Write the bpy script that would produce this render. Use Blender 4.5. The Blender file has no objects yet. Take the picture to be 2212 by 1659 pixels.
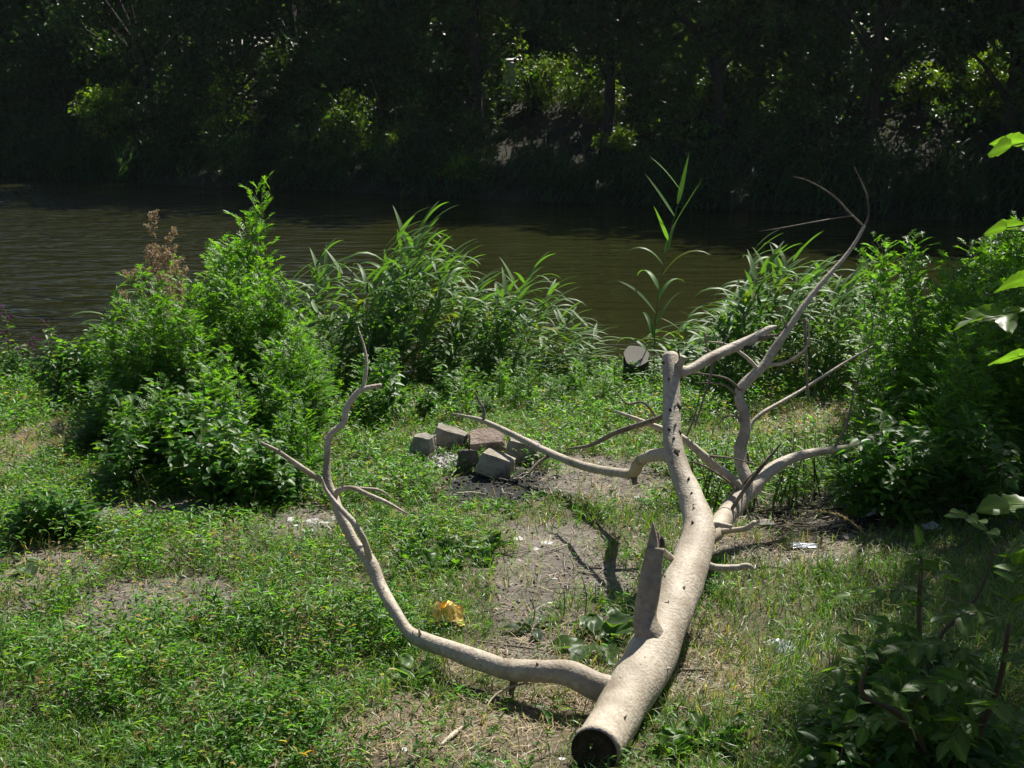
import bpy, math, random
import numpy as np
from mathutils import Vector, Matrix, Quaternion
import bmesh

random.seed(7)
rng = np.random.default_rng(7)
R = math.radians
scene = bpy.context.scene
COL = scene.collection

# ------------------------------------------------------------------ camera
EYE = 3.55                      # eye height above the river surface
F = 2605.0                      # focal length in units of a 2212 px wide picture
PITCH = R(14.6)
cam_d = bpy.data.cameras.new('camera')
cam = bpy.data.objects.new('camera', cam_d)
COL.objects.link(cam)
cam.location = (0, 0, EYE)
cam.rotation_euler = (math.pi / 2 - PITCH, 0, 0)
cam_d.sensor_width = 36.0
cam_d.lens = 36.0 * F / 2212.0
cam_d.clip_start = 0.05
cam_d.clip_end = 3000
scene.camera = cam
scene.render.resolution_x, scene.render.resolution_y = 1024, 768

# ------------------------------------------------------------------ light
SUN_AZ, SUN_EL = R(27), R(48)
SUN = np.array([math.sin(SUN_AZ) * math.cos(SUN_EL), math.cos(SUN_AZ) * math.cos(SUN_EL), math.sin(SUN_EL)])
w = bpy.data.worlds.new('World')
scene.world = w
w.use_nodes = True
wn = w.node_tree
bg = wn.nodes['Background']
sky = wn.nodes.new('ShaderNodeTexSky')
sky.sky_type = 'NISHITA'
sky.sun_disc = False
sky.sun_elevation = SUN_EL
sky.sun_rotation = SUN_AZ
wn.links.new(sky.outputs[0], bg.inputs[0])
bg.inputs[1].default_value = 0.05
sd = bpy.data.lights.new('sun', 'SUN')
sd.energy = 5.0
sd.angle = R(0.53)
sd.color = (1.0, 0.955, 0.87)
so = bpy.data.objects.new('sun', sd)
COL.objects.link(so)
so.rotation_euler = Vector(SUN).to_track_quat('Z', 'Y').to_euler()
so.location = (10, 20, 40)
vs = scene.view_settings
vs.view_transform = 'Standard'
vs.look = 'None'
vs.gamma = 1.0
vs.exposure = 0.9

# ------------------------------------------------------------------ helpers
def T(v):
    """drop per metre of depth of the line of sight through picture row v"""
    return math.tan(PITCH + math.atan((v - 829.5) / F))

CP, SP = math.cos(PITCH), math.sin(PITCH)
def ray(u, v):
    a, b = (u - 1106.0) / F, (829.5 - v) / F
    return np.array([a, CP + b * SP, -SP + b * CP])

def at(u, v, y):
    d = ray(u, v)
    p = d * (y / d[1])
    return Vector((p[0], p[1], p[2] + EYE))

def vnoise(x, y, seed=0):
    x = np.asarray(x, float); y = np.asarray(y, float)
    xi, yi = np.floor(x).astype(np.int64), np.floor(y).astype(np.int64)
    xf, yf = x - xi, y - yi
    def h(a, b):
        n = (a * 374761393 + b * 668265263 + seed * 974711) & 0xffffffff
        n = ((n ^ (n >> 13)) * 1274126177) & 0xffffffff
        return ((n ^ (n >> 16)) & 0xffff) / 65535.0
    sx, sy = xf * xf * (3 - 2 * xf), yf * yf * (3 - 2 * yf)
    return ((h(xi, yi) * (1 - sx) + h(xi + 1, yi) * sx) * (1 - sy)
            + (h(xi, yi + 1) * (1 - sx) + h(xi + 1, yi + 1) * sx) * sy)

def fbm(x, y, seed=0, o=3):
    s = 0; a = 1; n = 0
    for i in range(o):
        s = s + a * vnoise(x * 2 ** i, y * 2 ** i, seed + i); n += a; a *= .5
    return s / n

def sstep(e0, e1, x):
    t = np.clip((x - e0) / (e1 - e0), 0, 1)
    return t * t * (3 - 2 * t)

def shore(x):
    return 34.3 - .44 * np.clip(x, -40, 25)

def gz(x, y, fine=True):
    x = np.asarray(x, float); y = np.asarray(y, float)
    yy = np.clip(y, -1.0, 13.2)
    z = 1.26 - .0765 * yy + .077 * np.clip(3 - yy, 0, 4) ** 2
    edge = 13.15 + .5 * (fbm(x * .5, x * 0 + 3, 5) - .5) - .25 * sstep(-3, -6, x)
    z = z - (z + .9) * sstep(edge - .35, edge + 2.2, y)
    d = (y - shore(x)) / 1.09 + 1.2 * (fbm(x * .3, y * .1, 9) - .5)
    far = np.where(d < 0, .45 * d, np.where(d < 7.5, .40 * d, 3.0 + .03 * (d - 7.5)))
    far = np.clip(far, -.9, 9) + np.where(d > .3, .35 * (fbm(x * .7, y * .7, 21) - .5), 0)
    z = np.where(d > -2.2, np.maximum(z, far), z)
    if fine:
        near = 1 - sstep(13, 14, y)
        z = z + near * (.07 * (fbm(x * .8, y * .8, 31) - .5) + .035 * (fbm(x * 5, y * 5, 41) - .5))
    return z

def gnd(u, v, h=0.0):
    d = ray(u, v)
    lo, hi = 2.0, 60.0
    y = lo
    prev = y
    while y < hi:
        p = d * (y / d[1])
        if p[2] + EYE < float(gz(p[0], y)) + h:
            break
        prev = y
        y += .08
    a, b = prev, y
    for _ in range(12):
        m = (a + b) / 2
        p = d * (m / d[1])
        if p[2] + EYE < float(gz(p[0], m)) + h: b = m
        else: a = m
    p = d * (b / d[1])
    return Vector((p[0], p[1], p[2] + EYE))

def gp(x, y, h=0.0):
    return Vector((x, y, float(gz(x, y)) + h))

def mesh_np(name, V, Fc, col=None, smooth=False):
    """V (n,3), Fc (m,3) int"""
    me = bpy.data.meshes.new(name)
    V = np.ascontiguousarray(V, dtype=np.float32); Fc = np.ascontiguousarray(Fc, dtype=np.int32)
    k = Fc.shape[1]
    me.vertices.add(len(V)); me.vertices.foreach_set('co', V.ravel())
    me.loops.add(Fc.size); me.loops.foreach_set('vertex_index', Fc.ravel())
    me.polygons.add(len(Fc))
    me.polygons.foreach_set('loop_start', np.arange(0, Fc.size, k, dtype=np.int32))
    if smooth:
        me.polygons.foreach_set('use_smooth', np.ones(len(Fc), dtype=bool))
    me.update(calc_edges=True)
    if col is not None:
        a = me.color_attributes.new('Col', 'FLOAT_COLOR', 'POINT')
        c = np.ones((len(V), 4), np.float32); c[:, :3] = col
        a.data.foreach_set('color', c.ravel())
    return me

class MB:
    def __init__(s):
        s.V = []; s.F = []; s.C = []; s.n = 0
    def add(s, V, Fc, c=None):
        V = np.asarray(V, float); Fc = np.asarray(Fc, int)
        s.V.append(V); s.F.append(Fc + s.n); s.n += len(V)
        if c is None: c = (1, 1, 1)
        c = np.asarray(c, float)
        s.C.append(np.broadcast_to(c, (len(V), 3)))
    def mesh(s, name, smooth=False):
        return mesh_np(name, np.concatenate(s.V), np.concatenate(s.F), np.concatenate(s.C), smooth)

def link(name, me, mat=None, parent=None):
    o = bpy.data.objects.new(name, me)
    COL.objects.link(o)
    if mat is not None and me is not None and len(me.materials) == 0:
        me.materials.append(mat)
    if parent is not None: o.parent = parent
    return o

def tag(o, label, cat, group=None, kind=None):
    if label: o['label'] = label
    if cat: o['category'] = cat
    if group: o['group'] = group
    if kind: o['kind'] = kind
    return o

def empty(name, loc=(0, 0, 0), rz=0, label=None, cat=None, group=None):
    o = bpy.data.objects.new(name, None)
    o.empty_display_size = .1
    COL.objects.link(o)
    o.location = loc; o.rotation_euler = (0, 0, rz)
    return tag(o, label, cat, group)

def copy_tree(o, parent=None):
    c = o.copy(); COL.objects.link(c)
    if parent is not None: c.parent = parent
    for ch in list(o.children): copy_tree(ch, c)
    return c

def norm(a):
    a = np.asarray(a, float)
    return a / np.maximum(np.linalg.norm(a, axis=-1, keepdims=True), 1e-9)

# ---- leaf templates (x along, y across, z up)
TPL = {
 'diamond': (np.array([[0,0,0],[.42,-.5,.07],[1,0,-.06],[.42,.5,.07]]), np.array([[0,1,2],[0,2,3]])),
 'lance': (np.array([[0,0,0],[.3,-.5,.06],[.68,-.34,.02],[1,0,-.16],[.68,.34,.02],[.3,.5,.06],[.5,0,-.03]]),
           np.array([[0,1,6],[1,2,6],[2,3,6],[3,4,6],[4,5,6],[5,0,6]])),
 'ovate': (np.array([[0,0,0],[.1,-.3,.04],[.33,-.5,.09],[.7,-.3,.03],[1,0,-.14],[.7,.3,.03],[.33,.5,.09],[.1,.3,.04],[.4,0,-.02],[.72,0,-.07]]),
           np.array([[0,1,8],[1,2,8],[2,3,9],[2,9,8],[3,4,9],[4,5,9],[5,6,9],[6,8,9],[6,7,8],[7,0,8]])),
 'blade1': (np.array([[0,-.5,0],[0,.5,0],[.38,-.45,.04],[.38,.45,.04],[.74,-.3,.0],[.74,.3,.0],[1,0,-.14]]),
            np.array([[0,2,1],[1,2,3],[2,4,3],[3,4,5],[4,6,5]])),
 'blade2': (np.array([[0,-.5,0],[0,.5,0],[.4,-.45,.10],[.4,.45,.10],[.72,-.32,.02],[.72,.32,.02],[.93,0,-.24]]),
            np.array([[0,2,1],[1,2,3],[2,4,3],[3,4,5],[4,6,5]])),
 'straw': (np.array([[0,-.5,0],[0,.5,0],[.5,-.5,.06],[.5,.5,.06],[1,0,0]]), np.array([[0,2,1],[1,2,3],[2,4,3]])),
}
def leaves(P, A, N, L, W, tpl, C):
    """batch of leaves: positions, axes, rough normals, lengths, widths, colours -> V,F,C"""
    Tv, Tf = TPL[tpl]
    A = norm(A); B = norm(np.cross(N, A)); Nn = np.cross(A, B)
    V = (P[:, None, :] + (L[:, None] * Tv[None, :, 0])[..., None] * A[:, None, :]
         + (W[:, None] * Tv[None, :, 1])[..., None] * B[:, None, :]
         + (L[:, None] * Tv[None, :, 2])[..., None] * Nn[:, None, :])
    k = len(Tv); n = len(P)
    Fc = (Tf[None] + (np.arange(n) * k)[:, None, None]).reshape(-1, 3)
    Cc = np.repeat(C, k, axis=0)
    return V.reshape(-1, 3), Fc, Cc

def rdir(n, up=0.0):
    v = rng.normal(size=(n, 3)); v = norm(v)
    v[:, 2] = v[:, 2] + up
    return norm(v)

def jit(base, n, s=.22, hue=.12):
    b = np.asarray(base, float)
    k = np.exp(rng.normal(0, s, (n, 1)))
    h = rng.normal(0, hue, (n, 1))
    c = b[None] * k
    c[:, 0:1] *= np.exp(h * 1.3); c[:, 2:3] *= np.exp(-h * .5)
    return np.clip(c, .002, .9)

def crom(P, n):
    P = [np.asarray(p, float) for p in P]
    P = [2 * P[0] - P[1]] + P + [2 * P[-1] - P[-2]]
    out = []
    m = len(P) - 3
    for k in range(n + 1):
        t = k / n * m
        i = min(int(t), m - 1); f = t - i
        a, b, c, d = P[i], P[i + 1], P[i + 2], P[i + 3]
        out.append(.5 * (2 * b + (c - a) * f + (2 * a - 5 * b + 4 * c - d) * f ** 2 + (3 * b - a - 3 * c + d) * f ** 3))
    return np.array(out)

def tube(pts, rad, sides=10, seg=6, bump=.06, seed=0, cap=True, pinch=None):
    """swept tube through pts with radii; triangles. bump = relative radius noise"""
    n = max(2, (len(pts) - 1) * seg)
    C = crom(pts, n)
    rr = np.array([[r, 0, 0] for r in rad], float)
    Rr = np.maximum(crom(rr, n)[:, 0], min(rad) * .6)
    tg = np.gradient(C, axis=0); tg = norm(tg)
    up = np.array([0, 0, 1.0]) if abs(tg[0][2]) < .9 else np.array([1.0, 0, 0])
    x = norm(np.cross(up, tg[0])); V = []
    rs = np.random.default_rng(abs(int(seed)))
    ph = rs.uniform(0, 6.28, 8); s = 0
    th = np.arange(sides) * 2 * math.pi / sides
    for i in range(n + 1):
        if i: s += np.linalg.norm(C[i] - C[i - 1])
        x = norm(x - tg[i] * np.dot(x, tg[i])); y = np.cross(tg[i], x)
        r = Rr[i] * (1 + bump * (np.sin(2 * th + ph[0] + s * 6) * .5 + np.sin(3 * th + ph[1] - s * 11) * .4
                                 + .5 * math.sin(s * 23 + ph[2]) + .35 * np.sin(5 * th + ph[3] + s * 31)))
        V.append(C[i] + r[:, None] * (np.cos(th)[:, None] * x + np.sin(th)[:, None] * y))
    V = np.concatenate(V)
    Fc = []
    for i in range(n):
        for j in range(sides):
            a, b = i * sides + j, i * sides + (j + 1) % sides
            Fc += [(a, b, a + sides), (b, b + sides, a + sides)]
    if cap:
        k = len(V)
        V = np.vstack([V, C[0], C[-1]])
        for j in range(sides):
            Fc.append((k, (j + 1) % sides, j))
            o = n * sides
            Fc.append((k + 1, o + j, o + (j + 1) % sides))
    return V, np.array(Fc)

# ------------------------------------------------------------------ materials
def newmat(name):
    m = bpy.data.materials.new(name); m.use_nodes = True
    nt = m.node_tree; nt.nodes.clear()
    out = nt.nodes.new('ShaderNodeOutputMaterial')
    return m, nt, out

def nd(nt, t, **kw):
    n = nt.nodes.new(t)
    for k, v in kw.items(): setattr(n, k, v)
    return n

def leaf_mat(name, tint=(1, 1, 1), trans=.45, rough=.38, spec=.5, tcol=(1.15, 1.35, .45), objvar=.15):
    m, nt, out = newmat(name)
    L = nt.links
    at_ = nd(nt, 'ShaderNodeAttribute', attribute_name='Col')
    oi = nd(nt, 'ShaderNodeObjectInfo')
    mr = nd(nt, 'ShaderNodeMapRange'); mr.inputs[3].default_value = 1 - objvar; mr.inputs[4].default_value = 1 + objvar
    L.new(oi.outputs['Random'], mr.inputs[0])
    m1 = nd(nt, 'ShaderNodeMixRGB', blend_type='MULTIPLY'); m1.inputs[0].default_value = 1
    L.new(at_.outputs['Color'], m1.inputs[1]); m1.inputs[2].default_value = (*tint, 1)
    m2 = nd(nt, 'ShaderNodeVectorMath', operation='SCALE')
    L.new(m1.outputs[0], m2.inputs[0]); L.new(mr.outputs[0], m2.inputs['Scale'])
    p = nd(nt, 'ShaderNodeBsdfPrincipled')
    L.new(m2.outputs[0], p.inputs['Base Color'])
    p.inputs['Roughness'].default_value = rough
    p.inputs['Specular IOR Level'].default_value = spec
    tm = nd(nt, 'ShaderNodeVectorMath', operation='MULTIPLY')
    L.new(m2.outputs[0], tm.inputs[0]); tm.inputs[1].default_value = tcol
    tr = nd(nt, 'ShaderNodeBsdfTranslucent'); L.new(tm.outputs[0], tr.inputs[0])
    mx = nd(nt, 'ShaderNodeMixShader'); mx.inputs[0].default_value = trans
    L.new(p.outputs[0], mx.inputs[1]); L.new(tr.outputs[0], mx.inputs[2])
    L.new(mx.outputs[0], out.inputs[0])
    return m

def noise_mat(name, c1, c2, scale=8, rough=.85, bump=.3, bscale=40, stretch=None, c3=None, s3=2.5, spec=.3, metallic=0, usecol=False):
    m, nt, out = newmat(name); L = nt.links
    tc = nd(nt, 'ShaderNodeTexCoord'); src = tc.outputs['Object']
    if stretch:
        mp = nd(nt, 'ShaderNodeMapping'); mp.inputs['Scale'].default_value = stretch
        L.new(src, mp.inputs[0]); src = mp.outputs[0]
    n1 = nd(nt, 'ShaderNodeTexNoise'); n1.inputs['Scale'].default_value = scale; n1.inputs['Detail'].default_value = 8
    n1.inputs['Roughness'].default_value = .65
    L.new(src, n1.inputs[0])
    cr = nd(nt, 'ShaderNodeValToRGB')
    cr.color_ramp.elements[0].position = .33; cr.color_ramp.elements[1].position = .68
    cr.color_ramp.elements[0].color = (*c1, 1); cr.color_ramp.elements[1].color = (*c2, 1)
    L.new(n1.outputs[0], cr.inputs[0]); col = cr.outputs[0]
    if c3:
        n3 = nd(nt, 'ShaderNodeTexNoise'); n3.inputs['Scale'].default_value = s3; n3.inputs['Detail'].default_value = 6
        L.new(tc.outputs['Object'], n3.inputs[0])
        r3 = nd(nt, 'ShaderNodeValToRGB'); r3.color_ramp.elements[0].position = .5; r3.color_ramp.elements[1].position = .68
        L.new(n3.outputs[0], r3.inputs[0])
        x3 = nd(nt, 'ShaderNodeMixRGB'); L.new(r3.outputs[0], x3.inputs[0]); L.new(col, x3.inputs[1]); x3.inputs[2].default_value = (*c3, 1)
        col = x3.outputs[0]
    if usecol:
        a = nd(nt, 'ShaderNodeAttribute', attribute_name='Col')
        mm = nd(nt, 'ShaderNodeMixRGB', blend_type='MULTIPLY'); mm.inputs[0].default_value = 1
        L.new(col, mm.inputs[1]); L.new(a.outputs['Color'], mm.inputs[2]); col = mm.outputs[0]
    p = nd(nt, 'ShaderNodeBsdfPrincipled')
    L.new(col, p.inputs['Base Color'])
    p.inputs['Roughness'].default_value = rough; p.inputs['Specular IOR Level'].default_value = spec
    p.inputs['Metallic'].default_value = metallic
    if bump:
        n2 = nd(nt, 'ShaderNodeTexNoise'); n2.inputs['Scale'].default_value = bscale; n2.inputs['Detail'].default_value = 6
        L.new(src, n2.inputs[0])
        b = nd(nt, 'ShaderNodeBump'); b.inputs['Strength'].default_value = bump; b.inputs['Distance'].default_value = .02
        L.new(n2.outputs[0], b.inputs['Height']); L.new(b.outputs[0], p.inputs['Normal'])
    L.new(p.outputs[0], out.inputs[0])
    return m

M = {}
M['leaf'] = leaf_mat('leaf_green', trans=.58, rough=.42, spec=.36, tcol=(1.5, 1.7, .38))
M['grass'] = leaf_mat('grass_green', trans=.45, rough=.4, spec=.42, tcol=(1.4, 1.5, .45))
M['reed'] = leaf_mat('reed_green', trans=.44, rough=.5, spec=.25, tcol=(1.35, 1.6, .42))
M['far_leaf'] = leaf_mat('tree_leaf', trans=.42, rough=.42, spec=.27, tcol=(1.3, 1.5, .4))
M['straw'] = leaf_mat('dry_straw', trans=.2, rough=.6, spec=.3, tcol=(1, .95, .8))
M['stem'] = leaf_mat('green_stem', trans=.0, rough=.55, spec=.3)
M['bark'] = noise_mat('dark_bark', (.02, .016, .012), (.065, .052, .04), 9, .9, .8, 30, (1, 1, .3))
M['wood'] = noise_mat('bare_dead_wood', (.32, .268, .20), (.50, .438, .345), 42, .62, .3, 70, None, (.24, .195, .14), 4, .3)
M['wood_dark'] = noise_mat('weathered_dark_wood', (.13, .105, .08), (.27, .225, .175), 18, .8, .4, 60, None, (.09, .07, .05), 6, .2)
M['stub_wood_shade'] = noise_mat('shade_toned_wood', (.22, .18, .135), (.36, .305, .235), 30, .7, .35, 50, None, (.15, .12, .09), 5, .25)  # darker than the trunk wood: shade on the stub's front put into the colour
M['cut'] = noise_mat('cut_shadow_and_char_wood', (.012, .009, .006), (.05, .036, .022), 22, .9, .6, 50)  # near-black: shadow on the sawn end put into the colour; charred twigs share it
M['knot'] = noise_mat('dark_knot', (.03, .022, .016), (.09, .07, .05), 30, .9, .4, 60)
M['stone'] = noise_mat('field_stone', (.20, .18, .15), (.40, .37, .32), 9, .9, .8, 45, None, (.06, .055, .05), 5, .2, usecol=True)
M['ash'] = noise_mat('ash', (.26, .25, .24), (.52, .50, .48), 40, .95, .6, 120, None, (.12, .115, .11), 14, .1)
M['char'] = noise_mat('charcoal', (.012, .012, .013), (.05, .05, .052), 50, .8, .6, 120, spec=.4)
M['paper'] = noise_mat('dirty_white_scrap', (.34, .34, .325), (.58, .58, .56), 30, .6, .2, 30, spec=.4)
M['plastic'] = noise_mat('clear_white_plastic', (.50, .52, .54), (.75, .77, .78), 14, .18, .3, 25, spec=.8)
M['gold'] = noise_mat('gold_foil', (.70, .42, .06), (.92, .72, .25), 14, .25, .3, 30, metallic=.6, spec=.8)
M['panel'] = noise_mat('pale_blue_panel', (.38, .46, .50), (.55, .62, .64), 3, .5, .1, 20)
M['seed'] = leaf_mat('dry_seed_heads', trans=.25, rough=.7, spec=.2, tcol=(1, .9, .7))
M['flower'] = leaf_mat('purple_flower', trans=.3, rough=.6, spec=.2, tcol=(1, .8, 1))

# ------------------------------------------------------------------ ground masks (places found from the picture, in metres)
def patch(u, v, ru, rv):
    c = gnd(u, v); e = gnd(u, v - rv); b = gnd(u, v + rv)
    return (c.x, (e.y + b.y) / 2, ru * c.y * 1.05 / F, max(.05, (e.y - b.y) / 2))
DIRT = [patch(*a) for a in [(1310,1030,150,52),(1420,1000,50,25),(1180,1045,120,35),(1190,1225,130,95),(1120,1300,90,60),(1290,1250,90,50),
        (650,1128,130,28),(390,1297,170,44),(230,1345,100,32),(90,1235,110,40),(40,1320,60,30),(1720,1130,190,50),(1620,1190,120,30),(1760,1200,140,26),
        (1150,1410,110,35),(1280,1350,70,25),(1480,1470,70,30),(330,1110,180,22),(1650,1100,110,40)]]
STRAW = [patch(*a) for a in [(900,1580,280,70),(1150,1560,150,90),(1150,1420,190,55),(90,1220,140,50),(60,960,110,60),(1540,1440,130,70),
        (1700,1190,170,40),(620,1640,120,30),(1850,1130,80,25),(1350,1060,120,30),(1750,910,140,40),(720,1460,60,30)]]
CHAR = [patch(*a) for a in [(1060,1055,125,32),(1120,1025,60,18)]]
BURN = [patch(*a) for a in [(1760,1112,175,46),(1680,1098,110,34)]]
ASH = [patch(*a) for a in [(965,1003,48,22),(1060,990,70,16)]]
MOUND = [patch(*a) for a in [(330,1195,230,55),(480,1180,150,40),(900,1190,150,50),(980,1205,110,40),(760,1240,120,60),(150,1290,140,30),(700,1380,160,60),(250,1480,260,60),(60,1420,90,40),(560,1560,160,50)]]
def pmask(lst, x, y, seed, amp=.55, soft=.35):
    m = np.zeros_like(np.asarray(x, float))
    nz = (fbm(x * 2.2, y * 2.2, seed) - .5) * amp * 2 + (fbm(x * 9, y * 9, seed + 7) - .5) * .5
    for cx, cy, rx, ry in lst:
        d = np.sqrt(((x - cx) / rx) ** 2 + ((y - cy) / ry) ** 2) + nz
        m = np.maximum(m, 1 - sstep(1 - soft, 1 + soft, d))
    return m

# ------------------------------------------------------------------ ground, river
def axis(parts):
    out = []
    for a, b, s in parts:
        out += list(np.arange(a, b - 1e-6, s))
    return np.array(out)
xs = axis([(-800,-100,100),(-100,-30,10),(-30,-9,1.0),(-9,-6,.25),(-6,6,.07),(6,9,.25),(9,30,1.0),(30,100,10),(100,801,100)])
ys = axis([(-600,-50,50),(-50,-4,4),(-4,2,.5),(2,14.6,.07),(14.6,26,1.0),(26,50,.5),(50,80,3),(80,200,20),(200,901,100)])
X, Y = np.meshgrid(xs, ys)
Z = gz(X, Y)
V = np.stack([X.ravel(), Y.ravel(), Z.ravel()], 1)
nx, ny = len(xs), len(ys)
I = np.arange(nx * ny).reshape(ny, nx)
Fq = np.stack([I[:-1, :-1].ravel(), I[:-1, 1:].ravel(), I[1:, 1:].ravel(), I[1:, :-1].ravel()], 1)
x_, y_ = V[:, 0], V[:, 1]
soil = np.array([.115, .092, .066]); dirt = np.array([.150, .132, .112]); stw = np.array([.155, .125, .085])
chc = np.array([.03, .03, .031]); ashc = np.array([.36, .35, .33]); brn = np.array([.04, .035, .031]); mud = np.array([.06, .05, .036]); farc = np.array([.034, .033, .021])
c = np.tile(soil, (len(V), 1))
def lay(c, m, col): return c * (1 - m[:, None]) + m[:, None] * col
c = lay(c, pmask(STRAW, x_, y_, 3), stw)
c = lay(c, pmask(DIRT, x_, y_, 11), dirt)
c = lay(c, pmask(BURN, x_, y_, 17), brn)
c = lay(c, pmask(CHAR, x_, y_, 19), chc)
c = lay(c, pmask(ASH, x_, y_, 23), ashc)
c = lay(c, sstep(12.9, 13.4, y_), mud)
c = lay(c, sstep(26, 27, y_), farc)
c = c * (.55 + .9 * fbm(x_ * 3.5, y_ * 3.5, 51))[:, None]
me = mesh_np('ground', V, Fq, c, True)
mg, nt, out = newmat('soil'); L = nt.links
a = nd(nt, 'ShaderNodeAttribute', attribute_name='Col')
tc = nd(nt, 'ShaderNodeTexCoord')
n1 = nd(nt, 'ShaderNodeTexNoise'); n1.inputs['Scale'].default_value = 45; n1.inputs['Detail'].default_value = 9; n1.inputs['Roughness'].default_value = .75
L.new(tc.outputs['Object'], n1.inputs[0])
r1 = nd(nt, 'ShaderNodeMapRange'); r1.inputs[1].default_value = .3; r1.inputs[2].default_value = .7; r1.inputs[3].default_value = .38; r1.inputs[4].default_value = 1.6
L.new(n1.outputs[0], r1.inputs[0])
sc = nd(nt, 'ShaderNodeVectorMath', operation='SCALE'); L.new(a.outputs['Color'], sc.inputs[0]); L.new(r1.outputs[0], sc.inputs['Scale'])
p = nd(nt, 'ShaderNodeBsdfPrincipled'); L.new(sc.outputs[0], p.inputs['Base Color']); p.inputs['Roughness'].default_value = .95; p.inputs['Specular IOR Level'].default_value = .15
b = nd(nt, 'ShaderNodeBump'); b.inputs['Strength'].default_value = .7; b.inputs['Distance'].default_value = .03
n2 = nd(nt, 'ShaderNodeTexNoise'); n2.inputs['Scale'].default_value = 28; n2.inputs['Detail'].default_value = 10; n2.inputs['Roughness'].default_value = .7
L.new(tc.outputs['Object'], n2.inputs[0]); L.new(n2.outputs[0], b.inputs['Height']); L.new(b.outputs[0], p.inputs['Normal'])
L.new(p.outputs[0], out.inputs[0])
g = link('ground', me, mg); g['kind'] = 'structure'

wx = np.array([-800, 800.]); wy = np.array([11.0, 60.0])
V = np.array([[-800, 11, 0], [800, 11, 0], [800, 60, 0], [-800, 60, 0]], float)
me = mesh_np('river', V, np.array([[0, 1, 2, 3]]))
mw, nt, out = newmat('murky_river_water'); L = nt.links
p = nd(nt, 'ShaderNodeBsdfPrincipled')
p.inputs['Base Color'].default_value = (.019, .0205, .0060, 1); p.inputs['Roughness'].default_value = .06
p.inputs['IOR'].default_value = 1.333
tc = nd(nt, 'ShaderNodeTexCoord')
mp = nd(nt, 'ShaderNodeMapping'); mp.inputs['Scale'].default_value = (.34, 1.0, 1); mp.inputs['Rotation'].default_value = (0, 0, R(8))
L.new(tc.outputs['Object'], mp.inputs[0])
na = nd(nt, 'ShaderNodeTexNoise'); na.inputs['Scale'].default_value = 2.6; na.inputs['Detail'].default_value = 2.5; na.inputs['Roughness'].default_value = .55; na.inputs['Distortion'].default_value = .3
L.new(mp.outputs[0], na.inputs[0])
nb = nd(nt, 'ShaderNodeTexNoise'); nb.inputs['Scale'].default_value = .22; nb.inputs['Detail'].default_value = 2
L.new(tc.outputs['Object'], nb.inputs[0])
# breeze patches: stronger ripples towards the open water upstream (west)
sx = nd(nt, 'ShaderNodeSeparateXYZ'); L.new(tc.outputs['Object'], sx.inputs[0])
mr = nd(nt, 'ShaderNodeMapRange'); mr.inputs[1].default_value = -1.5; mr.inputs[2].default_value = -6.5; mr.inputs[3].default_value = .16; mr.inputs[4].default_value = 1.0
L.new(sx.outputs[0], mr.inputs[0])
ml = nd(nt, 'ShaderNodeMath', operation='MULTIPLY'); L.new(mr.outputs[0], ml.inputs[0])
m2 = nd(nt, 'ShaderNodeMapRange'); m2.inputs[1].default_value = .3; m2.inputs[2].default_value = .7; m2.inputs[3].default_value = .55; m2.inputs[4].default_value = 1.3
L.new(nb.outputs[0], m2.inputs[0]); L.new(m2.outputs[0], ml.inputs[1])
b = nd(nt, 'ShaderNodeBump'); b.inputs['Distance'].default_value = .5
L.new(ml.outputs[0], b.inputs['Strength']); L.new(na.outputs[0], b.inputs['Height']); L.new(b.outputs[0], p.inputs['Normal'])
L.new(p.outputs[0], out.inputs[0])
river = link('river', me, mw); river['kind'] = 'structure'

# ------------------------------------------------------------------ far bank trees
# sunlit openings in the canopy: (u, v, depth, radius) -> foliage lying between such a spot and the sun is left out
GAPS = []
for u, v, y, r in [(752,275,38,1.15),(1165,215,40,1.5),(1240,265,39,1.5),(1195,170,41,1.2),(490,235,40,1.1),(1330,300,36,.7),(1555,180,36,.9),(1960,245,34,1.2),(1990,210,35,1.0),
                   (215,110,41,.95),(600,110,40,.75),(95,285,40,.6),(2130,180,33,.8),(1310,215,38,.9),(20,60,42,.6),(1000,395,36,.5),(200,190,41,.45),(1150,90,40,.5),
                   (1700,90,36,.5),(2110,100,33,.4),(850,295,38,.45),(1800,170,35,.45),(400,90,40,.4),(940,60,39,.5),(1480,60,36,.45),(1860,60,34,.5),(300,300,40,.4),(690,180,40,.4),(1103,150,41.0,.5),(1090,320,37,.35)]:
    q = at(u, v, y); GAPS.append((np.array(q), r))
def carve(P):
    keep = np.ones(len(P), bool)
    for q, r in GAPS:
        d = P - q
        t = d @ SUN
        dist = np.linalg.norm(d - t[:, None] * SUN, axis=1)
        # the same opening is clear towards the river, too
        e = np.array([0, 0, EYE]); w_ = q - e; D = np.linalg.norm(w_); w_ = w_ / D
        pe = P - e; tt = pe @ w_
        dv = np.linalg.norm(pe - tt[:, None] * w_, axis=1)
        keep &= ~((tt < D - r * .9) & (tt > D - 9) & (dv < r * (.55 + .45 * rng.random(len(P)))))
        keep &= ~((t > r * .8) & (dist < r * (.75 + .35 * rng.random(len(P)))))
    return keep

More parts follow.
